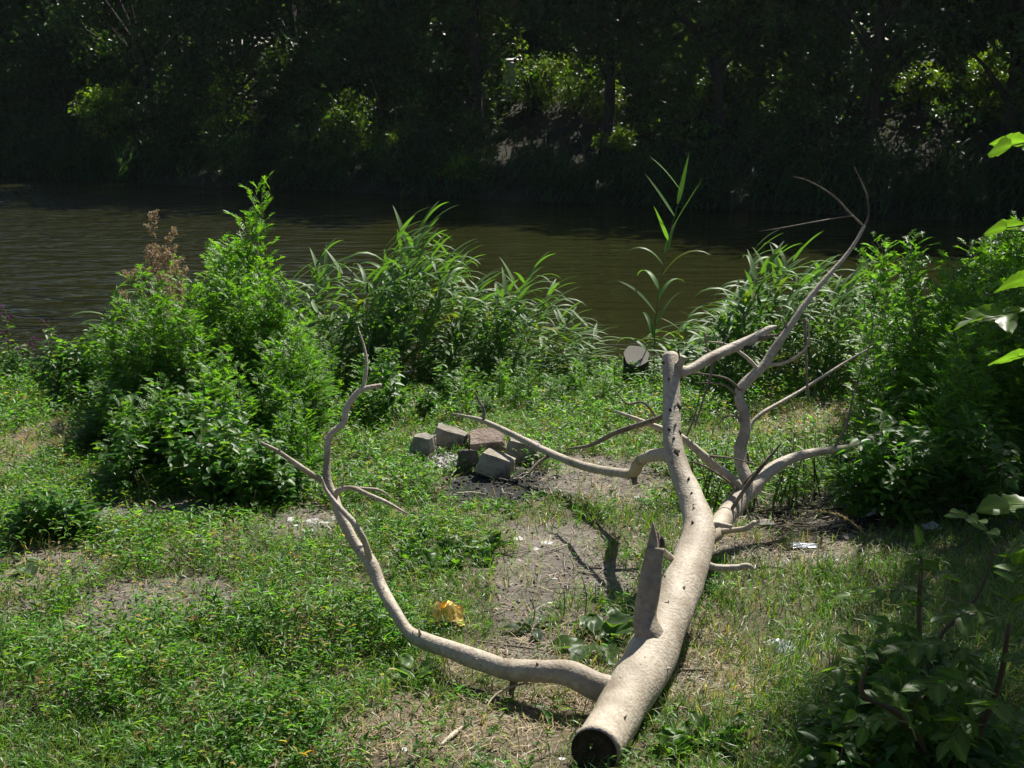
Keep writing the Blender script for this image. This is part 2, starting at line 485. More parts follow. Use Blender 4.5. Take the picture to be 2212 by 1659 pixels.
def crown(name, centre, rad, nclump, per, size, base, zmin, parent, mat, docarve=True, clr=(.45, .95), flat=.75, tpl='diamond', loose=False):
    """leaf clumps spread through a crown volume (world metres relative to parent location)"""
    cs = []
    while len(cs) < nclump:
        v = rng.normal(size=3); v = v * .62 if loose else v / np.linalg.norm(v) * (rng.random() ** .45)
        q = np.array(centre) + v * np.array(rad)
        if q[2] > zmin: cs.append(q)
    loc = np.array(parent.location)
    PP = []; DD = []; CC = []; RR = []
    for q in cs:
        rr = rng.uniform(*clr)
        n = int(per * rng.uniform(.6, 1.3))
        d = norm(rng.normal(size=(n, 3))) * (rng.random((n, 1)) ** .5) * rr
        d[:, 2] *= flat
        PP.append(q + d); DD.append(d); RR.append(np.full((n, 1), rr))
        CC.append(jit(np.array(base) * np.exp(rng.normal(0, .25)), n, .2, .14))
    Pn, d, C, rr = np.concatenate(PP), np.concatenate(DD), np.concatenate(CC), np.concatenate(RR)
    if docarve:
        k = carve(Pn + loc); Pn, d, C, rr = Pn[k], d[k], C[k], rr[k]
    n = len(Pn)
    A = norm(d + rdir(n) * .7 * rr + np.array([0, 0, -.25]) * rr)
    S = size * rng.uniform(.65, 1.3, n)
    mb = MB()
    mb.add(*leaves(Pn, A, rdir(n, 1.1), S, S * rng.uniform(.45, .7, n), tpl, C))
    return link(name, mb.mesh(name), mat, parent), cs

TREE_LABELS = ['tall dark leafy tree leaning over the water on the far bank',
               'dense shaded tree with low hanging boughs across the river']
def far_tree(x, y, h, r, base, lab, size=.15, ncl=60, per=120, low=1.2, roof=0):
    z = float(gz(x, y)) - .15
    t = empty('leafy_tree', (x, y, z), 0, lab, 'tree', 'shaded trees along the far bank')
    lean = rng.normal(0, .5, 2) + np.array([0, -.6])
    top = np.array([lean[0], lean[1], h * .8])
    mb = MB()
    mb.add(*tube([(0, 0, 0), top * .35 + np.array([.1, 0, 0]), top * .7, top], [.20, .15, .10, .04], 8, 5, .12, int(x * 10)))
    link('trunk', mb.mesh('trunk', True), M['bark'], t)
    cr, cs = crown('crown', (lean[0] * .6, lean[1] * .6, low + (h - low) * .47), (r, r * .9, (h - low) * .58), ncl, per, size, base, low - .4, t, M['far_leaf'], clr=(.55, 1.15))
    if roof:
        crown('shade_crown', (lean[0] * .6, lean[1] * .4 + .6, h * .80), (r * 1.1, r * 1.1, h * .24), roof, 80, .34, base, h * .62, t, M['far_leaf'], clr=(.7, 1.3))  # dense clumps added above the view to block sun and darken the bank
    mb = MB()
    for q in cs[:: max(1, len(cs) // 9)]:
        s = top * min(.9, max(.2, (q[2] / h) * .7))
        mid = (s + q) / 2 + np.array([0, 0, .2])
        mb.add(*tube([s, mid, q], [.07, .045, .012], 5, 3, .1, int(q[0] * 99) % 97))
    link('limb', mb.mesh('limb', True), M['bark'], t)
    return t

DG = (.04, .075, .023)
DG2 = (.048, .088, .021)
for i, x in enumerate(np.arange(-19, 17.5, 3.1)):
    xx = x + rng.uniform(-.7, .7)
    far_tree(xx, shore(xx) + rng.uniform(2.2, 3.4), rng.uniform(7.0, 8.6), rng.uniform(2.7, 3.3), DG if i % 2 else DG2, TREE_LABELS[0], low=.7, ncl=84, per=115, size=.16, roof=34)
for i, x in enumerate(np.arange(-23, 21, 3.8)):
    xx = x + rng.uniform(-1, 1)
    far_tree(xx, shore(xx) + rng.uniform(8.0, 10), rng.uniform(7.5, 9.5), rng.uniform(3.0, 3.6), DG, 'tall tree in the second row behind the riverside trees', low=.0, size=.24, ncl=66, per=95, roof=28)
for i, x in enumerate(np.arange(-32, 29, 3.6)):
    xx = x + rng.uniform(-1, 1)
    far_tree(xx, shore(xx) + rng.uniform(15, 18), rng.uniform(10, 13), rng.uniform(3.6, 4.4), DG, 'tall tree in the rearmost row of the far wood', low=-.6, size=.42, ncl=80, per=75)

for i, x in enumerate(np.arange(-42, 40, 4.6)):
    xx = x + rng.uniform(-1, 1)
    far_tree(xx, shore(xx) + rng.uniform(24, 27), rng.uniform(12, 15), rng.uniform(4.2, 5.0), DG, 'big tree closing off the view behind the far wood', low=-.6, size=.7, ncl=80, per=55)

# bushes and far reeds along the far waterline
def far_bush(x, y, h, r, base, lab, grp, n=26, per=100, size=.11, mat='far_leaf', docarve=True):
    z = float(gz(x, y)) - .1
    t = empty('riverside_bush', (x, y, z), 0, lab, 'bush', grp)
    mb = MB()
    for k in range(5):
        a = k * 1.26 + rng.random(); e = np.array([math.cos(a) * r * .6, math.sin(a) * r * .6, h * .75])
        mb.add(*tube([(0, 0, 0), e * .5 + np.array([0, 0, .1 * h]), e], [.035, .025, .01], 5, 3, .1, k))
    link('stem', mb.mesh('stem', True), M['bark'], t)
    crown('foliage', (0, 0, h * .5), (r, r * .8, h * .5), n, per, size, base, .05, t, M[mat], docarve, clr=(.28, .55) if docarve else (.12, .42), flat=.8, loose=not docarve)
    return t
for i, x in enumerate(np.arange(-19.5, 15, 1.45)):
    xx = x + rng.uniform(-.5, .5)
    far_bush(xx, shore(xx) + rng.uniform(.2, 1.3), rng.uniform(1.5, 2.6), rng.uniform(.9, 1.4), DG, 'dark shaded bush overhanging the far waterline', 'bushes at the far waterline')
for i, x in enumerate(np.arange(-19, 15, 1.8)):
    xx = x + rng.uniform(-.6, .6)
    far_bush(xx, shore(xx) + rng.uniform(3.5, 6.5), rng.uniform(1.6, 2.8), rng.uniform(.9, 1.4), DG2, 'shaded bush under the trees halfway up the far bank', 'bushes up the far bank', n=24, per=85, size=.13)
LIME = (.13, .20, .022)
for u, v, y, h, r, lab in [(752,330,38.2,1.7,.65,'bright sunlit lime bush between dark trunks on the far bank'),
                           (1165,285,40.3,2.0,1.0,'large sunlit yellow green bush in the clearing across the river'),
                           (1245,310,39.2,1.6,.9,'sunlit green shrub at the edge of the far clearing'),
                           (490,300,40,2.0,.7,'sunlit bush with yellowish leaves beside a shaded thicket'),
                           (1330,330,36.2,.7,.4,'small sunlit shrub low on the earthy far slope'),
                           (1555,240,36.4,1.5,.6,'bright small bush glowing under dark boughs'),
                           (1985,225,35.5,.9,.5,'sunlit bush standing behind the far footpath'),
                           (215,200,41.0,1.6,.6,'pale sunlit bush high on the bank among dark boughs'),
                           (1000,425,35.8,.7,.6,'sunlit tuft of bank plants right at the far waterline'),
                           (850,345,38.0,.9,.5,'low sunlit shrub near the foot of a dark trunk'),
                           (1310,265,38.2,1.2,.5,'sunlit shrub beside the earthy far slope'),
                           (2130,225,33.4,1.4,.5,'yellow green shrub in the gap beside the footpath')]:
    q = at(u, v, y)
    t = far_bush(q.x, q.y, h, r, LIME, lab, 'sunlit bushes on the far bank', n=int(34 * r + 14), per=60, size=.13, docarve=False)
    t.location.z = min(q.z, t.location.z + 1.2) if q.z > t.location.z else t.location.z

def ribbon(L, wd, droop, seg=7, twist=0.0, fold=.18):
    """long arching leaf from the origin along +x, rising then drooping"""
    V = []; Fc = []
    ang = .95; x = z = 0.0
    for i in range(seg + 1):
        s = i / seg
        wv = wd * (min(1, .35 + s * 4) * (1 - s ** 2.2)) + wd * .02
        tw = twist * s
        ca, sa = math.cos(tw), math.sin(tw)
        for sgn in (-1, 0, 1):
            yy = sgn * wv * .5
            V.append((x, yy * ca, z + yy * sa + (0 if sgn else -fold * wv)))
        x += math.cos(ang) * L / seg; z += math.sin(ang) * L / seg
        ang -= droop / seg * (.5 + s * 1.4)
    for i in range(seg):
        a = i * 3
        for k in (0, 1):
            p0, p1, q0, q1 = a + k, a + k + 1, a + 3 + k, a + 4 + k
            Fc += [(p0, q0, p1), (p1, q0, q1)]
    return np.array(V), np.array(Fc)

def rotz(V, a):
    c, s = math.cos(a), math.sin(a)
    return V @ np.array([[c, s, 0], [-s, c, 0], [0, 0, 1]])

# far reeds: a fringe nobody could count, one object
mb = MB()
for i in range(2600):
    x = rng.uniform(-20, 14); k = fbm(np.array(x * .35), np.array(2.0), 77)
    if rng.random() > .35 + .65 * sstep(.38, .62, k): continue
    y = shore(x) + rng.uniform(-.5, 1.5); z = max(0, float(gz(x, y))) - .1
    h = rng.uniform(.6, 1.5)
    for j in range(5):
        Vr, Fr = ribbon(rng.uniform(.4, .8), .035, rng.uniform(1.2, 2.2), 4)
        Vr = rotz(Vr, rng.normal(.2, 1.2)) + np.array([x, y, z + h * (.08 + .2 * j)])
        mb.add(Vr, Fr, jit((.05, .10, .04), 1, .15)[0])
o = link('far_reed_fringe', mb.mesh('far_reed_fringe'), M['reed'])
tag(o, 'dark fringe of reeds along the foot of the far bank', 'reeds', None, 'stuff')

# pale sheet seen through the trees, and a grey rail beyond the clearing
q = at(1103, 215, 41.0)
zb = float(gz(q.x, 41.0))
t = empty('kiosk', (q.x, 41.0, zb), 0, 'pale blue hut panel glimpsed between the trees across the river', 'hut')
def box(cx, cy, cz, sx, sy, sz, rx=0, rz=0, bev=0):
    bm = bmesh.new(); bmesh.ops.create_cube(bm, size=1)
    bmesh.ops.scale(bm, vec=(sx, sy, sz), verts=bm.verts)
    if bev: bmesh.ops.bevel(bm, geom=bm.edges[:], offset=bev, segments=1, affect='EDGES')
    bmesh.ops.rotate(bm, matrix=Matrix.Rotation(rz, 3, 'Z') @ Matrix.Rotation(rx, 3, 'X'), verts=bm.verts)
    bmesh.ops.translate(bm, vec=(cx, cy, cz), verts=bm.verts)
    return bm
def bm_obj(name, bm, mat, parent=None):
    me = bpy.data.meshes.new(name); bm.to_mesh(me); bm.free()
    return link(name, me, mat, parent)
top = at(1103, 128, 41.0).z - zb; bot = at(1103, 168, 41.0).z - zb
bm_obj('wall_panel', box(0, .25, top / 2 - .05, .5, .5, top - .1), M['panel'], t)
bm_obj('roof', box(0, .2, top - .02, .75, .8, .06, R(4)), M['paper'], t)
q = at(1505, 408, 31.6)
bm = bmesh.new(); bmesh.ops.create_icosphere(bm, subdivisions=3, radius=.19)
for v_ in bm.verts: v_.co *= 1 + .25 * (float(fbm(np.array(v_.co.x * 9), np.array(v_.co.z * 9 + v_.co.y * 5), 3)) - .5); v_.co.z *= .75
o = bm_obj('plastic_bag', bm, M['panel'])
o.location = (q.x, q.y, float(gz(q.x, q.y)) + .1)
tag(o, 'pale bluish bundle lying at the far waterline', 'bag')

# ------------------------------------------------------------------ tree beside the clearing whose crown shades the right side (crown above the frame)
t = empty('overhanging_tree', (7.4, 9.0, float(gz(7.4, 9.0)) - .1), 0, 'large tree at the edge of the clearing shading the thicket', 'tree')
mb = MB(); mb.add(*tube([(0,0,0),(.1,.1,1.5),(-.1,.4,3.2),(-.6,1.0,5.2),(-1.0,1.5,7.2)], [.24,.19,.17,.12,.05], 10, 6, .1, 3))
for e in [(-2.6,2.6,5.6),(-3.0,.2,5.4),(-2.0,4.0,6.0),(-1.2,-1.5,5.6),(1.2,2.2,6.5)]:
    e = np.array(e, float); mb.add(*tube([(-.1,.4,3.2), e * .55 + np.array([0,0,2.0]), e], [.09,.06,.015], 6, 5, .1, int(e[0] * 10) % 50))
link('trunk', mb.mesh('trunk', True), M['bark'], t)
mb_c, cs_ = crown('crown', (-1.3, 2.1, 6.0), (1.95, 2.9, 1.0), 96, 130, .15, DG, 4.55, t, M['far_leaf'], docarve=False, clr=(.5, .9))

crown('shade_bough', (-3.6, -1.8, 5.1), (.8, 1.3, .5), 40, 120, .14, DG, 3.9, t, M['far_leaf'], docarve=False, clr=(.4, .7))  # unseen leaf mass added to shade the lower right corner

# ------------------------------------------------------------------ fallen tree
FT = gnd(1285, 1640)
ft = empty('fallen_tree', FT, 0, 'bare pale fallen tree with sawn butt and forked dead branches propped above the grass', 'dead tree')
def rel(p): return np.array(p) - np.array(FT)
def U(u, v, y): return rel(at(u, v, y))
def branch(name, pts, rad, mat, parent, sides=10, seg=6, bump=.07, seed=0, lab=None):
    mb = MB(); mb.add(*tube(pts, rad, sides, seg, bump, seed))
    o = link(name, mb.mesh(name, True), M[mat], parent)
    if lab: o['label'] = lab
    return o
b0 = gnd(1285, 1622, .085)
TR = [rel(b0), U(1318,1570,4.29), U(1352,1512,4.50), U(1400,1430,4.79), U(1437,1345,5.07), U(1472,1268,5.34), U(1497,1200,5.60), U(1510,1135,5.86), U(1492,1075,6.09), U(1468,1015,6.28), U(1454,960,6.42), U(1451,890,6.58), U(1450,820,6.72), U(1448,768,6.84)]
TRr = [.093,.096,.102,.111,.107,.101,.090,.081,.069,.060,.055,.051,.049,.047]
trunk = branch('trunk', TR, TRr, 'wood', ft, 22, 8, .035, 1)
# sawn butt face: a dish set just inside the bark rim, coloured dark for shadow
ax = norm(TR[1] - TR[0]); bx_ = norm(np.cross(ax, [0, 0, 1])); by_ = np.cross(bx_, ax)
Vd = [TR[0] - ax * .002]; Fd = []
for j, (rr, dp) in enumerate([(.03,-.002),(.06,-.003),(.083,-.004),(.091,-.012)]):
    for k in range(24):
        th = k / 24 * 6.2832
        Vd.append(TR[0] + ax * (dp + .001 * math.sin(5 * th + j)) + rr * (math.cos(th) * bx_ + math.sin(th) * by_))
for k in range(24): Fd.append((0, 1 + k, 1 + (k + 1) % 24))
for j in range(3):
    for k in range(24):
        a_, b_ = 1 + j * 24 + k, 1 + j * 24 + (k + 1) % 24
        Fd += [(a_, a_ + 24, b_), (b_, a_ + 24, b_ + 24)]
o = link('sawn_face', mesh_np('sawn_face', np.array(Vd), np.array(Fd), None, True), M['cut'], trunk); o['label'] = 'sawn butt end coloured dark for its shadow'

# left branch: leaves the trunk, touches the ground, then rises into a fork
LB = [U(1345,1500,4.56), U(1295,1485,4.58), U(1230,1456,4.64), U(1165,1450,4.69), U(1105,1447,4.75), U(1040,1428,4.85), U(975,1405,4.95), U(915,1384,5.06), U(880,1362,5.14), U(850,1315,5.24), U(822,1265,5.38), U(800,1215,5.46), U(768,1175,5.54), U(738,1118,5.62), U(722,1075,5.70), U(708,1042,5.74), U(706,990,5.80), U(713,940,5.86), U(742,914,5.90), U(748,885,5.94), U(768,852,5.98), U(786,840,6.0), U(824,832,6.04)]
LBr = [.085,.062,.056,.050,.047,.044,.040,.038,.030,.029,.030,.031,.026,.025,.024,.023,.017,.0165,.015,.0165,.015,.013,.010]
lb = branch('branch', LB, LBr, 'wood', ft, 12, 6, .06, 5, 'left side branch touching the ground then rising')
branch('twig', [U(784,841,6.0), U(792,790,6.05), U(787,750,6.1), U(776,715,6.14)], [.011,.008,.006,.003], 'wood', lb, 7, 5, .06, 6)
branch('twig', [U(700,1040,5.74), U(665,1020,5.7), U(625,992,5.66), U(600,975,5.62), U(563,955,5.58)], [.015,.014,.012,.011,.004], 'wood', lb, 8, 5, .08, 7)
branch('twig', [U(606,980,5.63), U(604,970,5.62), U(603,962,5.61)], [.006,.004,.002], 'wood', lb, 6, 3, .05, 8)
branch('twig', [U(722,1075,5.70), U(732,1060,5.68), U(760,1054,5.62), U(795,1068,5.55), U(835,1085,5.48), U(880,1110,5.42)], [.016,.015,.012,.010,.009,.004], 'wood', lb, 8, 5, .08, 9)
branch('twig', [U(755,1054,5.63), U(795,1056,5.66), U(822,1060,5.68), U(848,1078,5.70)], [.009,.008,.007,.003], 'wood', lb, 7, 5, .08, 10)
branch('twig', [U(740,1056,5.66), U(742,1040,5.66), U(741,1024,5.66)], [.008,.005,.0025], 'wood', lb, 6, 4, .05, 11)
branch('twig', [U(800,1215,5.46), U(788,1170,5.44), U(765,1130,5.46), U(735,1098,5.52), U(705,1060,5.58), U(694,1030,5.60)], [.018,.017,.015,.013,.010,.004], 'wood', lb, 8, 5, .08, 12)
branch('twig', [U(706,955,5.85), U(700,945,5.83), U(699,934,5.83)], [.006,.004,.002], 'wood', lb, 6, 3, .05, 13)
branch('twig', [U(1112,1458,4.75), U(1108,1480,4.74), U(1103,1500,4.74)], [.022,.016,.008], 'wood_dark', lb, 8, 4, .1, 14)
branch('twig', [U(915,1385,5.06), U(908,1372,5.05), U(905,1358,5.05)], [.014,.009,.003], 'wood', lb, 6, 3, .05, 15)

# broken stub standing on the trunk
SB = [U(1416,1415,4.85), U(1403,1375,4.86), U(1394,1330,4.90), U(1403,1270,4.94), U(1411,1215,4.98), U(1415,1182,5.00)]
stub = branch('branch', SB, [.080,.070,.055,.048,.045,.042], 'stub_wood_shade', ft, 14, 7, .07, 20, 'short broken upright stub with a jagged tip')
branch('splinter', [U(1426,1200,5.0), U(1432,1175,5.02), U(1429,1158,5.03)], [.022,.014,.006], 'knot', stub, 6, 3, .25, 21)
branch('splinter', [U(1408,1200,4.99), U(1411,1165,5.0), U(1410,1128,5.01)], [.026,.018,.003], 'stub_wood_shade', stub, 8, 4, .2, 23)
branch('splinter', [U(1417,1195,5.01), U(1420,1165,5.02), U(1421,1148,5.02)], [.026,.016,.003], 'stub_wood_shade', stub, 7, 4, .2, 24)
branch('branch', [U(1485,1215,5.56), U(1460,1212,5.5), U(1444,1200,5.46), U(1432,1188,5.42)], [.03,.02,.016,.012], 'wood', ft, 8, 5, .07, 22, 'small stub beside the trunk')

# elbow branch reaching left towards the fire ring
EB = [U(1460,985,6.36), U(1430,982,6.48), U(1395,988,6.74), U(1378,1002,7.0), U(1368,1022,7.2), U(1345,1022,7.4), U(1290,1014,7.75), U(1240,1000,8.05), U(1180,975,8.35), U(1110,940,8.65), U(1046,910,8.9), U(1000,898,9.0), U(978,893,9.05)]
eb = branch('branch', EB, [.055,.040,.035,.036,.034,.031,.030,.030,.027,.023,.019,.010,.005], 'wood', ft, 12, 6, .06, 25, 'elbowed branch reaching over the fire ring')
branch('twig', [U(1368,1020,7.2), U(1370,1035,7.18), U(1373,1046,7.17)], [.028,.02,.022], 'wood_dark', eb, 8, 4, .2, 26)
branch('twig', [U(1046,910,8.9), U(1044,882,8.92), U(1035,868,8.93), U(1025,843,8.95)], [.015,.011,.009,.003], 'wood_dark', eb, 7, 5, .1, 27)
branch('twig', [U(1044,884,8.92), U(1048,874,8.9), U(1047,862,8.9)], [.007,.005,.003], 'wood_dark', eb, 6, 3, .1, 28)
branch('twig', [U(1190,982,8.3), U(1165,998,8.25), U(1150,1012,8.2), U(1142,1024,8.15)], [.016,.013,.010,.004], 'wood_dark', eb, 7, 4, .1, 29)
branch('branch', [U(1448,895,6.58), U(1400,912,6.8), U(1330,935,7.15), U(1275,962,7.4), U(1222,970,7.6)], [.020,.017,.016,.013,.005], 'wood_dark', ft, 8, 6, .08, 30, 'slender dark branch sweeping down left from the upright stem')
# limb at the top, going right with a torn end
tl = branch('branch', [U(1455,800,6.77), U(1485,800,6.78), U(1540,770,6.92), U(1590,748,7.05), U(1630,730,7.1), U(1660,712,7.14), U(1678,704,7.16)], [.058,.030,.032,.031,.029,.022,.005], 'wood', ft, 12, 7, .05, 32, 'thick torn limb at the top of the upright stem')
branch('splinter', [U(1625,736,7.1), U(1655,728,7.08), U(1682,722,7.07)], [.018,.014,.004], 'wood_dark', tl, 6, 4, .2, 33)
branch('splinter', [U(1600,748,7.06), U(1625,752,7.04), U(1645,762,7.03)], [.012,.008,.003], 'knot', tl, 6, 4, .2, 34)
branch('branch', [U(1458,800,6.76), U(1470,785,6.74), U(1477,770,6.73)], [.03,.021,.016], 'wood', ft, 8, 4, .12, 35, 'small knob beside the stem top')

# right hand limb system, rising behind the trunk
RL = [U(1505,1165,5.76), U(1540,1150,6.36), U(1575,1105,6.8), U(1605,1068,7.0), U(1632,1045,7.1), U(1665,1015,7.2), U(1705,992,7.3), U(1755,978,7.4), U(1810,970,7.5), U(1850,962,7.6), U(1885,945,7.7), U(1912,928,7.8)]
rl = branch('branch', RL, [.05,.058,.062,.060,.052,.040,.034,.028,.022,.018,.014,.006], 'wood', ft, 14, 6, .06, 40, 'low right limb arching into the shade')
RU = [U(1600,1085,6.95), U(1612,1040,7.02), U(1600,1000,7.1), U(1600,965,7.15), U(1610,930,7.2), U(1606,890,7.25), U(1596,858,7.3), U(1605,832,7.34), U(1648,792,7.4), U(1672,755,7.45), U(1700,715,7.5), U(1740,655,7.6), U(1785,600,7.7), U(1825,555,7.8), U(1850,520,7.85), U(1867,488,7.9)]
ru = branch('branch', RU, [.045,.043,.036,.038,.036,.034,.031,.032,.029,.027,.022,.019,.016,.013,.011,.010], 'wood', ft, 12, 6, .06, 41, 'tall right limb rising in a zigzag to thin twigs')
for pts, r in [([(1867,490,7.9),(1876,465,7.92),(1874,430,7.95),(1866,405,7.97),(1845,360,8.0)], [.008,.007,.006,.005,.002]),
               ([(1867,490,7.9),(1838,462,7.86),(1810,432,7.83),(1785,412,7.8),(1745,390,7.76),(1712,381,7.73)], [.008,.007,.006,.005,.004,.002]),
               ([(1842,466,7.86),(1800,472,7.75),(1745,482,7.65),(1690,492,7.55),(1640,500,7.5)], [.005,.004,.0035,.003,.0015]),
               ([(1600,1000,7.1),(1625,905,7.28),(1660,880,7.35),(1720,850,7.5),(1775,815,7.62),(1830,780,7.74),(1885,748,7.86)], None),
               ([(1655,788,7.4),(1690,785,7.36),(1725,768,7.32),(1746,742,7.3),(1748,700,7.3),(1756,640,7.32)], [.014,.011,.009,.007,.004,.002]),
               ([(1640,800,7.38),(1610,770,7.4),(1570,745,7.42),(1530,738,7.45)], [.014,.011,.009,.004]),
               ([(1700,712,7.5),(1694,695,7.5),(1688,684,7.5)], [.011,.007,.003]),
               ([(1738,688,7.56),(1740,730,7.54),(1742,800,7.5),(1746,868,7.46)], [.012,.010,.008,.009]),
               ([(1602,845,7.3),(1570,818,7.3),(1520,808,7.32),(1478,802,7.35)], [.009,.007,.005,.003]),
               ([(1598,862,7.3),(1565,832,7.26),(1500,826,7.24)], [.007,.006,.002]),
               ([(1600,910,7.2),(1585,898,7.18),(1565,902,7.16),(1552,918,7.15)], [.008,.007,.006,.002]),
               ([(1615,978,7.12),(1620,1000,7.1),(1634,1002,7.1)], [.007,.005,.002])]:
    if r is None:
        pts = [(1612,945,7.18),(1622,915,7.25),(1650,890,7.33),(1720,850,7.5),(1775,815,7.62),(1830,780,7.74),(1885,748,7.86)]
        r = [.02,.014,.013,.011,.009,.007,.003]
    branch('twig', [U(*a) for a in pts], r, 'wood' if r[0] > .012 else 'wood_dark', ru, 7, 6, .08, int(pts[0][0]) % 91)
for pts, r in [([(1612,1062,7.0),(1560,1020,6.98),(1520,985,6.95),(1470,945,6.95),(1400,915,7.0),(1330,888,7.05)], [.036,.030,.026,.022,.017,.006]),
               ([(1560,1135,6.7),(1600,1070,6.72),(1640,1015,6.74),(1665,985,6.76),(1690,955,6.78)], [.010,.012,.012,.010,.004]),
               ([(1628,1058,7.08),(1640,1062,7.05),(1668,1070,7.0)], [.022,.008,.003]),
               ([(1600,1068,7.0),(1560,1030,6.85),(1510,1002,6.8),(1480,998,6.78)], [.010,.008,.006,.003]),
               ([(1600,1065,6.98),(1612,1100,6.9),(1625,1130,6.85)], [.009,.007,.004]),
               ([(1800,972,7.48),(1825,925,7.5),(1838,880,7.52),(1850,830,7.55),(1880,740,7.6),(1884,690,7.62),(1875,650,7.64)], [.010,.008,.007,.006,.005,.004,.002]),
               ([(1530,985,6.95),(1580,990,6.9),(1640,1005,6.86)], [.008,.006,.002]),
               ([(1600,1055,7.0),(1615,1035,6.95),(1630,1020,6.92)], [.008,.006,.003]),
               ([(1420,905,6.98),(1390,870,6.98),(1355,872,7.0),(1330,845,7.02)], [.008,.007,.006,.002]),
               ([(1540,800,7.2),(1525,740,7.2),(1522,720,7.2)], [.007,.006,.003]),
               ([(1530,830,7.18),(1545,770,7.2),(1575,725,7.22)], [.007,.006,.003]),
               ([(1500,925,7.05),(1520,860,7.12),(1532,825,7.18),(1538,800,7.2)], [.005,.007,.007,.006]),
               ([(1480,950,6.97),(1500,900,7.05),(1512,850,7.1)], [.006,.006,.004])]:
    branch('twig', [U(*a) for a in pts], r, 'wood' if r[0] > .012 else 'wood_dark', rl, 7, 6, .08, int(pts[0][0] + pts[0][1]) % 91)
for pts, r in [([(1520,1135,5.85),(1552,1133,5.82),(1580,1138,5.82)], [.034,.016,.012]),
               ([(1540,1150,6.36),(1560,1148,6.3),(1610,1142,6.2),(1630,1128,6.2),(1618,1145,6.18)], [.03,.018,.015,.012,.004]),
               ([(1510,1215,5.56),(1545,1225,5.58),(1590,1226,5.6),(1615,1222,5.6),(1630,1230,5.6)], [.03,.018,.017,.015,.005])]:
    branch('branch', [U(*a) for a in pts], r, 'wood', ft, 9, 6, .1, int(pts[0][1]) % 91, 'short broken side shoot on the trunk')
# thorns and knots
cone = MB()
th_ = np.arange(7) * 6.2832 / 7
ringv = np.stack([np.cos(th_), np.sin(th_) * .8, th_ * 0 - .3], 1)
ring2 = np.stack([np.cos(th_) * .5, np.sin(th_) * .45, th_ * 0 + .45], 1)
cv = np.vstack([ringv, ring2, [[.25, 0, 1.5]]])
cf = []
for k in range(7):
    a_, b_ = k, (k + 1) % 7
    cf += [(a_, b_, a_ + 7), (b_, b_ + 7, a_ + 7), (a_ + 7, b_ + 7, 14)]
cone.add(cv, np.array(cf)); cone_me = cone.mesh('thorn', True); cone_me.materials.append(M['knot'])
cone2 = cone_me.copy(); cone2.materials.clear(); cone2.materials.append(M['wood'])
def thorns(par, pts, rad, n, size, t0=.02, t1=.98):
    C = crom(pts, 200); Rr = crom([[r, 0, 0] for r in rad], 200)[:, 0]; tg = norm(np.gradient(C, axis=0))
    for k in range(n):
        i = int((t0 + (t1 - t0) * (k + rng.random() * .8) / n) * 200)
        a_ = rng.normal(size=3) + np.array([0, -.9, .8]); a_ = norm(a_ - tg[i] * np.dot(a_, tg[i]))
        q = Vector(a_ + tg[i] * .35).to_track_quat('Z', 'Y')
        o = link('thorn', cone2 if k % 3 == 0 else cone_me, None, par)
        s = size * rng.uniform(.6, 1.5)
        o.location = Vector(C[i] + a_ * Rr[i] * .93)
        o.rotation_mode = 'QUATERNION'; o.rotation_quaternion = q
        o.scale = (s, s, s * rng.uniform(.5, 1.2))
thorns(trunk, TR, TRr, 44, .011)
thorns(lb, LB[1:9], LBr[1:9], 16, .006)
thorns(lb, LB[9:17], LBr[9:17], 7, .005)
thorns(ru, RU, RU and [.045,.043,.036,.038,.036,.034,.031,.032,.029,.027,.022,.019,.016,.013,.011,.010], 10, .005)
thorns(eb, EB, [.055,.040,.035,.036,.034,.031,.030,.030,.027,.023,.019,.010,.005], 9, .005)
for (u, v, y, s) in [(1422,1388,5.0,.03),(1462,1312,5.36,.03),(1462,985,6.5,.028),(1468,880,6.72,.022),(1512,1105,6.1,.02),(1375,1478,4.72,.018),(1360,1535,4.48,.016),(1440,1330,5.3,.045),(1432,1372,5.1,.03),(1478,1068,6.3,.026),(1488,1085,6.3,.018),(1466,1040,6.4,.02),(1455,1008,6.5,.02),(1520,1200,5.88,.02),(1508,1262,5.6,.02),(1500,1300,5.45,.018),(1418,1475,4.8,.02),(1405,1500,4.7,.016),(1340,1490,4.7,.016),(1475,1160,6.0,.014),(1392,1455,4.85,.014),(1330,1575,4.35,.016),(1470,935,6.65,.014)]:
    o = link('knot', cone_me, None, trunk)
    C = crom(TR, 200); Rk = crom([[r, 0, 0] for r in TRr], 200)[:, 0]
    to_eye = norm(np.array([0, 0, EYE]) - np.array(FT) - C)
    rd = norm(ray(u, v)); org = np.array([0, 0, EYE]) - np.array(FT)
    dd_ = (C - org) - ((C - org) @ rd)[:, None] * rd            # offset of the stem axis from the sight line
    i = int(np.argmin(np.linalg.norm(dd_, axis=1))); lat = -dd_[i]; k_ = min(np.linalg.norm(lat), Rk[i] * .85)
    a_ = norm(norm(lat) * k_ + to_eye[i] * math.sqrt(max(1e-6, Rk[i] ** 2 - k_ ** 2)))
    o.location = Vector(C[i] + a_ * Rk[i] * .97)
    o.rotation_mode = 'QUATERNION'; o.rotation_quaternion = Vector(a_).to_track_quat('Z', 'Y'); o.scale = (s * 1.0, s * 1.8, s * .5)

